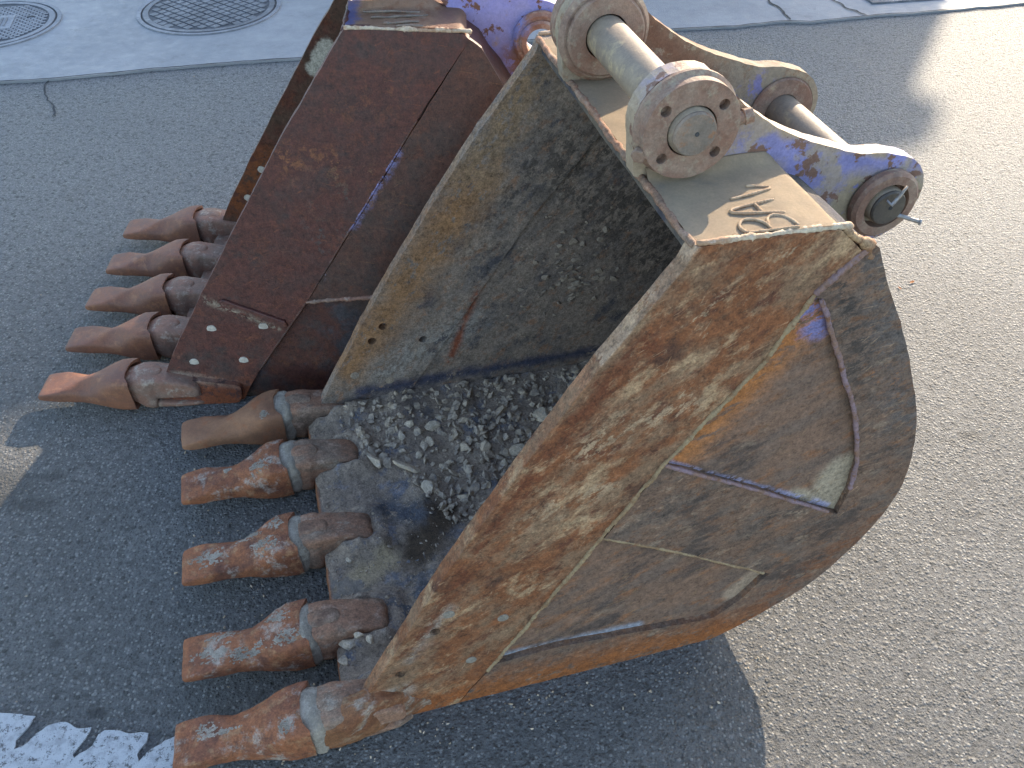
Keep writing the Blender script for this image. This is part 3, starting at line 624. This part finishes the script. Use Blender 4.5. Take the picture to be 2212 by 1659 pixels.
        hs = slab('heel_shroud', rounded([(-.508, .03), (-.480, .002), (-.394, .002), (-.284, .002), (-.272, .02), (-.266, .062), (-.38, .082), (-.485, .085)], .02), near(-.016), near(.001), P('strip'), root, (), .007, .001)
        slab('wear_bar', [(-.275, .328), (-.263, .334), (-.112, .262), (-.108, .245), (-.122, .240), (-.268, .308)], near(-.009), near(.001), P('strip'), root, (), .003, .0012)
    # shell: floor, back and top as one bent plate
    prof = [(u, z) for u, z in [(-.27, .0), (-.12, 0)] + BA[::-1][1:]] + TO[::-1] + ([(.125, 1.036)] if A else [(.136, .996)])
    prof = densify(prof, .03, 0, False); n_ = len(prof); th = .016; NY = 26
    v = []; inn = []
    for i, p in enumerate(prof):
        a, b = Vector(prof[max(0, i - 1)]), Vector(prof[min(n_ - 1, i + 1)]); d = (b - a).normalized(); inn.append((p[0] - d.y * th, p[1] + d.x * th))
    for L in (prof, inn):
        for (u, z) in L:
            if z > .93 and u < TO[1][0] + .004: z -= .013
            elif z > .9 and u < TO[-1][0] + .03: u -= .004; z -= .006
            ya, yb = near(.012)(u, z), far(.012)(u, z)
            for j in range(NY + 1):
                y = ya + (yb - ya) * j / NY; q = mnoise.noise_vector(Vector((u * 6, y * 6, z * 6))) * .0025
                v.append((u + q.x, y, max(z + q.z, .001)))
    f = []; R_ = NY + 1
    for k in (0, 1):
        for i in range(n_ - 1):
            for j in range(NY):
                q = k * n_ * R_ + i * R_ + j; f.append((q, q + 1, q + R_ + 1, q + R_))
    for i in (0, n_ - 1):
        for j in range(NY): q = i * R_ + j; f.append((q, q + 1, q + 1 + n_ * R_, q + n_ * R_))
    me = pymesh('shell', v, f); bm = bmesh.new(); bm.from_mesh(me); bpy.data.meshes.remove(me)
    obj('shell', bm, P('shell') if A else P('inner'), root, False)
    # top plate: the dusty skin between the sides, with its raised front edge
    zt = 1.036 if A else .9965
    tp = [(TO[1][0] + .012, TO[1][1] - .016), (TO[1][0] - .002, zt - .004), (TO[0][0] + .04, zt + .001), (TO[0][0], zt - .001), (MO[-1][0] + .045, zt - .001), (MO[-1][0] + .012, zt - .001), (MO[-1][0] - .003, zt - .001)]
    bm = bmesh.new(); N = 60; up = densify(rounded(tp[::-1], .012)[3:-3], .008, 0, False); grid = []
    for j in range(N + 1):
        row = []; s = j / N
        for (u, z) in up:
            ya, yb = near(.004)(u, z), far(.004)(u, z); y = ya + (yb - ya) * s
            e = min(y, W - y); zz = z + .0015 * mnoise.noise(Vector((u * 25, y * 25, 0)))
            uu = u + (.0015 * mnoise.noise(Vector((y * 60, 1, z))) if u < .2 else 0)
            fy = min(abs(y - .255), abs(y - (WF - .255)))    # fillet up to the ears
            zz += .022 * max(0, 1 - fy / .03) ** 2 if u < .33 else .022 * max(0, 1 - fy / .03) ** 2 * max(0, 1 - (u - .33) / .02)
            row.append(bm.verts.new((uu, y, zz)))
        grid.append(row)
    for a, b in zip(grid, grid[1:]):
        for i in range(len(a) - 1): bm.faces.new((a[i], a[i + 1], b[i + 1], b[i]))
    ex = bmesh.ops.solidify(bm, geom=bm.faces[:], thickness=.012)
    top = obj('top_plate', bm, P('top'), root, True)
    try: top.data.set_sharp_from_angle(angle=0.8)
    except Exception: pass
    zl = zt + .0015
    tube('weld_bead', [(MO[-1][0] - .001 + .003 * mnoise.noise(Vector((y * 14, 2, 2))), y, zt - .005 + .002 * mnoise.noise(Vector((y * 11, 7, 2)))) for y in np.linspace(near(.012)(0, 1), far(.012)(0, 1), 40)], .0062, MAT['f_adapter'] if A else P('strip'), root, bump=.06, jit=.35)
    if A:
        B_ = [[(.285, .057), (.205, .062)], [(.205, .062), (.2, .078), (.212, .094), (.23, .093), (.243, .080), (.244, .062)], [(.244, .072), (.252, .092), (.268, .096), (.282, .084), (.286, .060)]]
        A_ = [[(.284, .097), (.214, .112), (.206, .119), (.214, .126), (.284, .133)], [(.252, .106), (.250, .128)]]
        V_ = [[(.222, .150), (.288, .160), (.296, .166), (.288, .171), (.262, .180)]]
        for name, strokes in (('letter', B_), ('letter', A_), ('letter', V_)):
            bm = bmesh.new()
            for st in strokes: tube_bm([(u, y, zl - .0008) for u, y in chaikin(st)], .0024, 8, bm, bump=.2, period=.0055, jit=.35)
            l = obj(name, bm, MAT['letter'], top, True)
        for o_, t_ in zip([c for c in top.children], 'BAV'): o_['label'] = 'letter %s laid on in raised weld bead' % t_
    else:
        bm = bmesh.new()
        for st in ([(.19, .185), (.32, .195)], [(.22, .150), (.30, .155)], [(.25, .135), (.31, .132)], [(.17, .225), (.30, .215)]): tube_bm([(u, y, zl) for u, y in st], .0026, 8, bm, bump=.2, period=.006, jit=.7)
        obj('weld_stroke', bm, MAT['f_pin_end'], top, True)
    # thick bright bead along the near top edge
    e0 = MO[-1]; bw = [(e0[0] + .002, zt + .002), (.20, zt - .001), (TO[1][0] - .01, zt - .008), (TO[1][0] + .02, zt - .012)]
    for side in (near, far):
        tube('weld_bead', [(u, side(.006)(u, z), z) for u, z in bw], .0052, MAT['weld_bright'], root, bump=.14, jit=.5)
    if A: tube('weld_bead', [(u, near(.003)(u, z), z) for u, z in [(.355, 1.02), (.385, 1.005), (.407, .99), (.418, .965)]], .0075, MAT['f_strip'], root, bump=.15, jit=.9)
    # ears
    ear = arc(B1, .079, 190, 62, 10) + [(.246, 1.159), (.28, 1.130), (.313, 1.106), (.343, 1.086), (.372, 1.071), (.41, 1.052), (.452, 1.038), (.48, 1.028), (.512, 1.019), (.540, 1.016), (.562, 1.013)] + arc(B2, .084, 76, -70, 9) + [(.54, .82), (.50, .80), (.44, .90), (.37, .985), (.34, 1.02), (.14, 1.02), (.108, 1.035)]
    c1 = (.2175, .255); yn = .253
    for k, (ya, yb) in enumerate(((yn, yn + .032), (WF - yn - .032, WF - yn))):
        bore = [circle(*B1, .040, 28), circle(*B2, .036, 28)]
        e = slab('ear_plate', ear, ya, yb, P('ear') if (k == 0 or not A) else P('ear_far'), root, bore, .006, .0016, .012)
        e['label'] = 'lifting ear %s the near side' % ('on' if k == 0 else 'farther from') + (', purple paint chipped to rust' if (k == 0 or not A) else ', coated in tan dust')
    FY = WF - yn - .032                                 # inner face of the far ear
    def ring(name, c, ro, ri, ya, yb, mat, ch=.006, label=None):
        o = lathe_y(name, c, [(ri, ya), (ro - ch, ya), (ro, ya + ch), (ro, yb), (ri, yb)], mat, root, 48, jit=.012)
        if label: o['label'] = label
        return o
    def ring2(name, c, ro, ri, ya, yb, mat, ch=.006):  # chamfer on both faces
        return lathe_y(name, c, [(ri, ya), (ro - ch, ya), (ro, ya + ch), (ro, yb - ch), (ro - ch, yb), (ri, yb)], mat, root, 48, jit=.012)
    bm_ = P('boss')
    if A:
        # near boss with four dimples, drilled collar
        outer = circle(*B1, .077, 48); hs = [circle(*B1, .0395, 28)] + [circle(B1[0] + .058 * math.cos(a), B1[1] + .058 * math.sin(a), .0085, 14) for a in (math.radians(38), math.radians(142), math.radians(222), math.radians(318))]
        slab('boss', outer, .217, .2535, bm_, root, hs, .0035, 0)
        ring2('boss', B1, .083, .0395, .232, .2538, bm_, .008)
    else: ring2('boss', B1, .080, .040, .225, .2535, bm_, .006)
    ring2('boss', B1, .072, .040, yn + .0315, yn + .048, bm_)
    ring2('boss', B1, .086, .040, FY - .018, FY + .0005, bm_, .008); ring2('boss', B1, .074, .040, FY - .026, FY - .0175, bm_, .005)
    ring2('boss', B1, .080, .040, FY + .0315, FY + .066, bm_)
    if A:
        ring2('boss', B2, .063, .042, .230, .2535, bm_, .006)
    else:
        ring2('boss', B2, .066, .034, .228, .2535, bm_, .008); ring2('boss', B2, .050, .034, .216, .2285, bm_, .005)
    ring2('boss', B2, .064, .036, FY + .0315, FY + .060, bm_)
    ring2('boss', B2, .070, .036, FY - .006, FY + .0005, bm_, .004)
    if A:
        for c, r, ya, mt, lab in ((B1, .037, .204, MAT['f_pin'], 'front pin, dusty steel'), (B2, .0345, .222, MAT['f_pin'], 'rear pin, dusty steel')):
            pn = lathe_y('pin', c, [(0, ya + .006), (r * .93, ya + .006), (r, ya + .012), (r, FY + .07), (r * .93, FY + .078), (0, FY + .078)], mt, root, 40); pn['label'] = lab
            lathe_y('pin_end', c, [(0, ya), (r * .86, ya), (r * .93, ya + .003), (r * .93, ya + .007), (0, ya + .007)], MAT['f_pin_end'] if c is B1 else MAT['dark_steel'], pn, 36, jit=.01)
            lathe_y('centre_hole', (c[0] + .002, c[1] + .001), [(0, ya - .0008), (.0035, ya - .0008), (.0035, ya + .001), (0, ya + .001)], MAT['joint'], pn, 12)
        # bolt through the collar of boss 1: head at the lower left, nut on the right
        def hexbolt(name, p, d, r, h, mat, sh=0.0, rs=.006):
            d = Vector(d).normalized(); s = d.cross(Vector((0, 1, 0))).normalized(); t_ = d.cross(s); bm = bmesh.new(); p = Vector(p)
            def cyl(a, b, rr, n, rot=0):
                A0 = [bm.verts.new(p + d * a + (s * math.cos(2 * math.pi * i / n + rot) + t_ * math.sin(2 * math.pi * i / n + rot)) * rr) for i in range(n)]
                B0 = [bm.verts.new(p + d * b + (s * math.cos(2 * math.pi * i / n + rot) + t_ * math.sin(2 * math.pi * i / n + rot)) * rr) for i in range(n)]
                for i in range(n): bm.faces.new((A0[i], A0[(i + 1) % n], B0[(i + 1) % n], B0[i]))
                bm.faces.new(A0[::-1]); bm.faces.new(B0)
            if sh: cyl(-.01, sh, rs, 16)
            cyl(sh, sh + h, r, 6, .2); o = obj(name, bm, mat, root); bevel(o, .0015); return o
        hexbolt('bolt', (B1[0] + .074, .240, B1[1] - .004), (1, -.1, .25), .0125, .014, bm_, .020, .0105)
        hexbolt('bolt', (B1[0] + .092, .2385, B1[1] + .001), (1, -.1, .25), .014, .003, bm_, .0, .01)
        hexbolt('bolt', (B1[0] - .070, .235, B1[1] - .032), (-.55, -.75, -.2), .0125, .010, MAT['f_boss'], .004, .008)
        # keeper of pin 2
        lathe_y('dimple', (.536, .944), [(0, .2465), (.010, .2465), (.010, .2525), (0, .2525)], MAT['dark_steel'], root, 16)
        tube('split_pin', [(.560, .214, .945), (.566, .206, .940), (.574, .205, .955), (.586, .208, .972)], .0035, MAT['bright_steel'], root)
        hexbolt('bolt', (.612, .222, .900), (.75, -.62, -.1), .0062, .004, MAT['bright_steel'], .028, .0038)
    # lip, adapters and teeth
    yi, yo = near(.03)(0, .03), far(.03)(0, .03)
    lipu = [(-.507, .018), (-.503, .046), (-.45, .048), (-.262, .046), (-.250, .030), (-.250, .017), (-.40, .012)]
    bm = bmesh.new(); NY2 = 60; rows = []
    for j in range(NY2 + 1):
        y = yi + (yo - yi) * j / NY2
        rows.append([bm.verts.new((u + .003 * mnoise.noise(Vector((y * 30, u * 10, 0))), y, z + .0012 * mnoise.noise(Vector((y * 40, u * 40, 5))))) for u, z in lipu])
    for a, b in zip(rows, rows[1:]):
        for i in range(len(lipu)): bm.faces.new((a[i], a[(i + 1) % len(lipu)], b[(i + 1) % len(lipu)], b[i]))
    bm.faces.new(rows[0]); bm.faces.new(rows[-1][::-1])
    bevel(obj('lip_plate', bm, MAT['lip'] if A else P('adapter'), root), .003)
    ad_secs = interp([(-.602, 0, .034, .040, .092, 3, 0), (-.595, 0, .041, .034, .098, 4, 0), (-.568, 0, .044, .024, .103, 4, .003), (-.556, 0, .045, .018, .107, 5, .003), (-.540, 0, .048, .006, .110, 6, .004), (-.520, 0, .049, .001, .111, 6, .004),
        (-.508, 0, .048, .001, .110, 6, .004), (-.502, 0, .044, .036, .109, 7, .003), (-.470, 0, .042, .036, .103, 8, .002), (-.43, 0, .040, .036, .093, 8, .002), (-.400, 0, .039, .036, .083, 8, .001), (-.389, 0, .038, .036, .077, 6, 0), (-.383, 0, .034, .038, .066, 4, 0)], .010)
    to_secs = interp([(-.823, .043, .049, .060, .80, .6), (-.820, .0465, .046, .0635, .88, .75), (-.806, .0475, .043, .067, .92, .85), (-.765, .047, .036, .073, .90, .85), (-.735, .044, .032, .078, .62, .60), (-.705, .043, .028, .086, .26, .20), (-.680, .046, .024, .095, .20, .10),
        (-.650, .052, .018, .105, .38, .30), (-.622, .057, .013, .112, .62, .60), (-.598, .059, .009, .116, .78, .78), (-.575, .0595, .008, .1165, .82, .82), (-.556, .059, .008, .116, .82, .82)], .009)
    to_secs += [(-.557, .053, .014, .109, .8, .8), (-.585, .046, .022, .100, .8, .8)]
    s_, ins = (.246, .054) if A else (.196, -.015)
    n_t = 1 if True else 0
    for i in range(5):
        yc = (W / 2) + (i - 2) * s_ + (ins if i == 0 else -ins if i == 4 else 0)
        clean = A and i == 4
        yaw = random.uniform(-.02, .02); du = random.uniform(-.004, .004)
        if A: yaw = (-.045, -.02, .0, .01, .015)[i]; du = (-.008, .006, .0, -.006, -.008)[i]
        pivot = Vector((-.54, yc, .05))
        ad = obj('tooth_adapter', loft(ad_secs, 28, None, .0035 if A else .0012, i * 5.3), P('adapter'), root, True); ad.location = (0, yc, 0)
        eye = obj('retainer_eye', loft(interp([(-.553, 0, .010, .10, .108, 2, 0), (-.548, 0, .018, .10, .1155, 2.4, 0), (-.53, 0, .023, .10, .1175, 2.4, 0), (-.505, 0, .022, .10, .1160, 2.4, 0), (-.488, 0, .016, .10, .112, 2.4, 0), (-.482, 0, .008, .10, .108, 2, 0)], .006), 24, None, .001, i), P('adapter'), ad, True)
        lg = obj('bottom_leg', loft(interp([(-.515, 0, .040, .001, .030, 4, 0), (-.45, 0, .040, .001, .020, 4, 0), (-.40, 0, .036, .001, .018, 4, 0), (-.37, 0, .024, .001, .014, 3, 0)], .02), 20, None, .0), P('adapter'), ad, True)
        tm = MAT['f_tooth_clean'] if clean else P('tooth')
        tt = obj('tooth', facet_loft(to_secs, .0026 if A else .0012, i * 3.7, -.016), tm, ad, True)
        try: tt.data.set_sharp_from_angle(angle=0.8)
        except Exception: pass
        tt.location = (du, 0, 0); tt.rotation_euler = (0, 0, yaw)
        tt.location += Vector((-.54, 0, 0)) - tt.rotation_euler.to_matrix() @ Vector((-.54, 0, 0))
        if A:
            lab = ('tooth nearest the camera, orange rust with a grey mud patch', 'second tooth from the camera, streaked with grey mud', 'middle tooth, mottled with grey mud', 'rusty tooth with one round grey mud spot', 'farthest tooth, plain dusty brown')[i]
            tt['label'] = lab
            # grey mud packed into the gap between tooth and adapter
            md = loft(interp([(-.592, 0, .045, .030, .103, 4, 0), (-.585, 0, .051, .020, .109, 5, .003), (-.565, 0, .0535, .010, .111, 6, .003), (-.550, 0, .053, .006, .112, 6, .003), (-.538, 0, .049, .012, .108, 5, .003), (-.530, 0, .042, .03, .100, 4, 0)], .005), 32, None, .007, i * 2.1)
            mo = obj('mud_packing', md, MAT['mud'], ad, True); mo['kind'] = 'stuff'
            # splashes of mud on the tooth and around the adapter
    return root, near, far, W, WF

fb, near, far, FW_, FWF = bucket('front', (0.15, 0.901), 0.261, 'nearer dusty excavator bucket with two pins through its ears and rubble inside')
rb, rnear, rfar, RW_, RWF = bucket('rear', (-0.499, 1.748), 0.047, 'dark red-brown excavator bucket with open pin holes, standing behind the other')

# ------------------------------------------------------------------ mud lumps
def ico_verts(sub=1):
    bm = bmesh.new(); bmesh.ops.create_icosphere(bm, subdivisions=sub, radius=1.0)
    v = np.array([x.co[:] for x in bm.verts]); f = [[q.index for q in p.verts] for p in bm.faces]; bm.free(); return v, f
ICO1 = ico_verts(1); ICO2 = ico_verts(2)
def rock_shape(seed, flat=1.0, ico=ICO2, planes=9):
    r = np.random.default_rng(seed); v = ico[0].copy()
    for _ in range(planes):
        n = r.normal(size=3); n /= np.linalg.norm(n); d = r.uniform(.35, .72); s = v @ n; k = s > d; v[k] -= np.outer(s[k] - d, n)
    v *= np.array([r.uniform(.9, 1.5), r.uniform(.75, 1.1), r.uniform(.45, .8) * flat]); v += r.normal(size=v.shape) * .025
    return v
def rotm(r):
    q = r.normal(size=4); q /= np.linalg.norm(q); w_, x, y, z = q
    return np.array([[1 - 2 * (y * y + z * z), 2 * (x * y - z * w_), 2 * (x * z + y * w_)], [2 * (x * y + z * w_), 1 - 2 * (x * x + z * z), 2 * (y * z - x * w_)], [2 * (x * z - y * w_), 2 * (y * z + x * w_), 1 - 2 * (x * x + y * y)]])
SH1 = [rock_shape(100 + i, 1.0, ICO1, 6) for i in range(14)]
def scatter(name, pts, mat, parent, kind='stuff', squash=None):
    V = []; F = []; k = 0
    for (x, y, z, s) in pts:
        sh = SH1[rng.integers(len(SH1))] @ rotm(rng).T * s
        if squash is not None: sh = sh * np.array(squash)
        V.append(sh + np.array([x, y, z])); F += [[a + k for a in f] for f in ICO1[1]]; k += len(sh)
    me = pymesh(name, np.concatenate(V).tolist(), F); o = obj(name, me, mat, parent); o['kind'] = kind; return o
# lumps stuck on the far inner wall
pts = []
for i in range(70):
    a, b = rng.normal(.25, .075), rng.normal(.405, .07); s = rng.uniform(.004, .013)
    pts.append((a, far(.026 if a > -.0 else .032)(a, b) - s * .1, b, s))
for i in range(45):
    a, b = rng.uniform(0.0, .5), rng.uniform(.2, .75); s = rng.uniform(.002, .006); pts.append((a, far(.026)(a, b), b, s))
scatter('mud_lump', pts, MAT['mud_brown'], fb, squash=(1.3, .45, 1.0))

# floor of loose dirt inside the front bucket
BI = [(-.25, .0475), (-.19, .024), (.28, .018), (.37, .052), (.455, .10), (.51, .145), (.545, .19), (.585, .245), (.615, .31)]
def floor_z(u):
    if u < -.25: return .0475
    if u < -.05: return max(.030, .0475 - (u + .25) * .2)
    for (a, za), (b, zb) in zip(BI, BI[1:]):
        if u <= b: return za + (zb - za) * (u - a) / (b - a)
    return .4
GP = [(-.40, .85), (-.206, .86), (.0, .86), (.30, .86), (.26, .70), (.139, .64), (-.015, .55), (-.097, .42), (-.19, .42), (-.231, .502), (-.303, .62), (-.382, .66), (-.43, .78)]
def inside(p, poly):
    x, y = p; c = False; n = len(poly)
    for i in range(n):
        x1, y1 = poly[i]; x2, y2 = poly[i - 1]
        if (y1 > y) != (y2 > y) and x < (x2 - x1) * (y - y1) / (y2 - y1) + x1: c = not c
    return c
def dirt_h(u, y):
    n1 = mnoise.noise(Vector((u * 9, y * 9, 1))); n2 = mnoise.noise(Vector((u * 34, y * 34, 2))); n3 = mnoise.noise(Vector((u * 90, y * 90, 3)))
    h = .0015 + .005 * n1 + .003 * n2 + .0015 * n3
    t_ = max(0, 1 - (.865 - y) / .34); h += (.045 * t_ ** 1.5) * min(1, max(0, (u + .47) / .2))           # heap against the far wall
    if u < -.27:
        for i in range(5):
            yc = .4465 + (i - 2) * .246 + (.054 if i == 0 else -.054 if i == 4 else 0); d = abs(y - yc)
            h += .040 * max(0, 1 - abs(d - .048) / .034) * (1 + .5 * n2) * max(0, min(1, (-.34 - u) / .05)) * max(0, min(1, (u + .507) / .07))
            h += .020 * math.exp(-((u + .365) / .025) ** 2 - (d / .05) ** 2)
    else:
        h += .004
    h += .008 * max(0, 1 - (y - .05) / .10) * (1 if u > -.25 else .8)
    if u < -.49: h -= (-.49 - u) * .5
    return h
bm = bmesh.new(); step = .0065; us = np.arange(-.503, .60, step); ys = np.arange(.024, .872, step); rows = []
for u in us:
    row = []
    for y in ys: row.append(bm.verts.new((u, y, floor_z(u) + dirt_h(float(u), float(y)))))
    rows.append(row)
for a, b in zip(rows, rows[1:]):
    for i in range(len(a) - 1): bm.faces.new((a[i], a[i + 1], b[i + 1], b[i]))
dirt = obj('loose_dirt', bm, MAT['dirt'], None, True); dirt.location = (0.15, 0.901, 0); dirt.rotation_euler = (0, 0, .261)
tag(dirt, 'grey-brown dirt caked over the floor of the nearer bucket', 'dirt', None, 'stuff')
# rubble
pts = []
while len(pts) < 1150:
    u, y = rng.uniform(-.46, .33), rng.uniform(.40, .868)
    if not inside((u, y), GP): continue
    d = mnoise.noise(Vector((u * 7, y * 7, 9)))
    if d < -.25 and rng.random() < .8: continue
    s = .0030 + .0145 * rng.random() ** 2.6
    pts.append((u, y, floor_z(u) + dirt_h(u, y) + s * rng.uniform(-.1, .6), s))
for i in range(1500):
    u, y = rng.uniform(-.5, .35), rng.uniform(.04, .86); s = .0015 + .004 * rng.random() ** 3
    pts.append((u, y, floor_z(u) + dirt_h(u, y) + s * .2, s))
gr = scatter('rubble', pts, MAT['rock_dark'], None); gr.location = dirt.location; gr.rotation_euler = dirt.rotation_euler
tag(gr, 'fine grey crushed rubble lying in the nearer bucket', 'rubble', None, 'stuff')
STN = [(.111, .71, 30, 'longest slab-like stone near the far end of the rubble'), (.159, .715, 27, 'tilted brown slab stone lying right behind the longest one'), (.01, .746, 20, 'pale upright stone left of the two long slabs'), (-.179, .733, 18, 'pale tan block, brightest stone in the middle of the rubble'),
       (-.24, .749, 15, None), (-.114, .655, 15, None), (-.121, .709, 13, None), (-.053, .647, 15, None), (.033, .615, 21, 'broad grey stone at the lower right end of the rubble'), (-.01, .618, 14, None),
       (-.347, .65, 26, 'flat brown stone next to the second farthest tooth adapter'), (-.269, .613, 25, 'flat pointed grey stone at the front edge of the rubble'), (-.231, .532, 21, 'lone oval brown stone below the rubble heap'),
       (.069, .676, 14, None), (-.096, .738, 13, None), (-.149, .761, 11, None), (-.294, .764, 11, None), (-.045, .733, 12, None), (-.233, .644, 12, None), (-.174, .604, 13, None), (-.111, .587, 13, None), (-.265, .712, 12, None),
       (-.30, .70, 12, None), (-.06, .69, 13, None), (.09, .64, 13, None), (-.20, .69, 13, None), (-.02, .58, 12, None), (-.08, .52, 11, None), (-.15, .50, 12, None), (.05, .72, 12, None),
       (-.484, .155, 19, 'pale angular stone on the lip beside the second nearest adapter'), (-.450, .151, 10, 'small dark stone right of the pale angular stone on the lip'), (-.427, .139, 9, 'small grey stone nearest the orange side plate'), (-.492, .122, 13, 'dark stone under the pale angular stone on the lip'),
       (-.446, .371, 9, 'small stone on the lip just below the middle adapter'), (-.141, .429, 11, 'small pale stone lying alone on the dark floor')]
_rows = {'next to the far wall': [], 'in the middle of the rubble': [], 'at the front edge of the rubble': []}
for i, q in enumerate(STN):
    if q[3] is None: _rows['next to the far wall' if q[1] > .70 else 'in the middle of the rubble' if q[1] > .62 else 'at the front edge of the rubble'].append(i)
_ORD = ['first', 'second', 'third', 'fourth', 'fifth', 'sixth', 'seventh', 'eighth', 'ninth', 'tenth', 'eleventh', 'twelfth']
_lab = {}
for k, l in _rows.items():
    for n_, i in enumerate(sorted(l, key=lambda i: STN[i][0])): _lab[i] = 'grey stone %s, %s from the teeth in its row' % (k, _ORD[n_])
for i, (u, y, r, lab) in enumerate(STN):
    lab = lab or _lab[i]
    v = rock_shape(300 + i, .75 if r > 20 else 1.0) * (r / 1000) * 1.22; me = pymesh('stone', v.tolist(), ICO2[1])
    o = obj('stone', me, MAT['rock']); R = fb.matrix_basis
    a = .261; X = u * math.cos(a) - y * math.sin(a) + .15; Y = u * math.sin(a) + y * math.cos(a) + .901
    o.location = (X, Y, floor_z(u) + dirt_h(u, y) + r / 1000 * .30); o.rotation_euler = (random.uniform(-.35, .35), random.uniform(-.35, .35), random.uniform(0, 6.28))
    tag(o, lab, 'stone', 'stones in the nearer bucket')

# mud splashes on teeth, near corner and lip
def splash(parent, cx, cy, cz, ru, ry, n, s0, mat=MAT['mud'], nz=None):
    pts = []
    for _ in range(n):
        a, r = rng.uniform(0, 6.28), math.sqrt(rng.random()) * rng.uniform(.45, 1.15)
        if mnoise.noise(Vector((math.cos(a) * 1.7 + cx * 50, math.sin(a) * 1.7, r * 2.5))) < -.12: continue
        u = cx + ru * r * math.cos(a); y = cy + ry * r * math.sin(a); s = s0 * rng.uniform(.5, 1.3)
        z = cz(u, y) if callable(cz) else cz
        pts.append((u, y, z, s))
    return scatter('mud_splash', pts, mat, parent, squash=(1.6, 1.3, .40))
ads = [c for c in fb.children if c.name.startswith('tooth_adapter')]
ztooth = lambda u, y: float(np.interp(u, [-.82, -.76, -.72, -.685, -.65, -.62, -.60, -.57], [.0615, .0735, .079, .086, .097, .107, .113, .1165]))
for i, a in enumerate(ads):
    tt = [c for c in a.children if c.name.startswith('tooth')][0]
    bv = BVHTree.FromPolygons([v.co[:] for v in tt.data.vertices], [list(p.vertices) for p in tt.data.polygons])
    def ztooth(u, y, bv=bv):
        h = bv.ray_cast(Vector((u, y, 1)), Vector((0, 0, -1))); return h[0].z - .0002 if h[0] is not None else .06
    spec = {0: [(-.76, .012, .03, .016, 60), (-.74, -.0, .05, .006, 40), (-.60, -.03, .014, .014, 50)], 1: [(-.76, -.008, .045, .020, 150), (-.69, -.025, .05, .014, 110), (-.74, .028, .035, .009, 60), (-.62, .02, .03, .02, 60), (-.60, -.03, .035, .018, 90)],
            2: [(-.76, .0, .045, .024, 160), (-.665, .018, .032, .014, 70), (-.63, -.02, .035, .02, 90), (-.60, .03, .02, .02, 40)], 3: [(-.705, .008, .012, .009, 40), (-.625, -.022, .032, .02, 90)], 4: [(-.60, -.035, .012, .014, 40)]}[i]
    for (u, y, ru, ry, n) in spec: splash(tt, u, y, ztooth, ru, ry, n * 4, .0024)

# ------------------------------------------------------------------ small things on the ground
pts = []
for i in range(420):
    x, y = rng.uniform(-1.6, 2.2), rng.uniform(.45, 4.4); s = .0012 + .003 * rng.random() ** 4
    pts.append((x, y, s * .3, s))
for i in range(260):                       # crumbs fallen round the teeth and along the foot of the near side plate
    if i % 2: uu, yy = rng.uniform(-.86, -.46), rng.uniform(-.10, .92)
    else: uu, yy = rng.uniform(-.5, .45), -abs(rng.normal(.01, .05)) - .03
    s = .0014 + .0036 * rng.random() ** 3; ca, sa = math.cos(.261), math.sin(.261)
    pts.append((.15 + uu * ca - yy * sa, .901 + uu * sa + yy * ca, s * .3, s))
gg = scatter('grit', pts, MAT['rock'], None); tag(gg, 'loose grit scattered thinly over the asphalt', 'grit', None, 'stuff')

def leaf(loc, L, rz, label):
    bm = bmesh.new(); rows = []
    for i in range(7):
        t_ = i / 6; wd = .42 * math.sin(math.pi * min(1, t_ * .95 + .04)) ** .8; x = (t_ - .5) * L
        rows.append([bm.verts.new((x, k * wd * L / 2, .001 + .16 * L * k * k * wd * 1.5 + .10 * L * (t_ - .5) ** 2 * 4)) for k in (-1, -.5, 0, .5, 1)])
    for a, b in zip(rows, rows[1:]):
        for j in range(4): bm.faces.new((a[j], a[j + 1], b[j + 1], b[j]))
    bmesh.ops.solidify(bm, geom=bm.faces[:], thickness=.0006)
    o = obj('leaf', bm, MAT['leaf'], None, True); o.location = (*loc, .0015); o.rotation_euler = (0, 0, rz); tag(o, label, 'leaf', 'dry leaves on the asphalt')
MAT['leaf'] = worn('dry_leaf', (0.50, 0.22, 0.06), (0.40, 0.16, 0.05), sc=60, grain=.2, bump=.0003, rough=.6)
leaf((1.346, 2.295), .022, .6, 'dry brown leaf on sunlit asphalt, the one farther right of the two'); leaf((1.293, 2.262), .016, 2.0, 'small orange leaf on sunlit asphalt right of the bucket back')
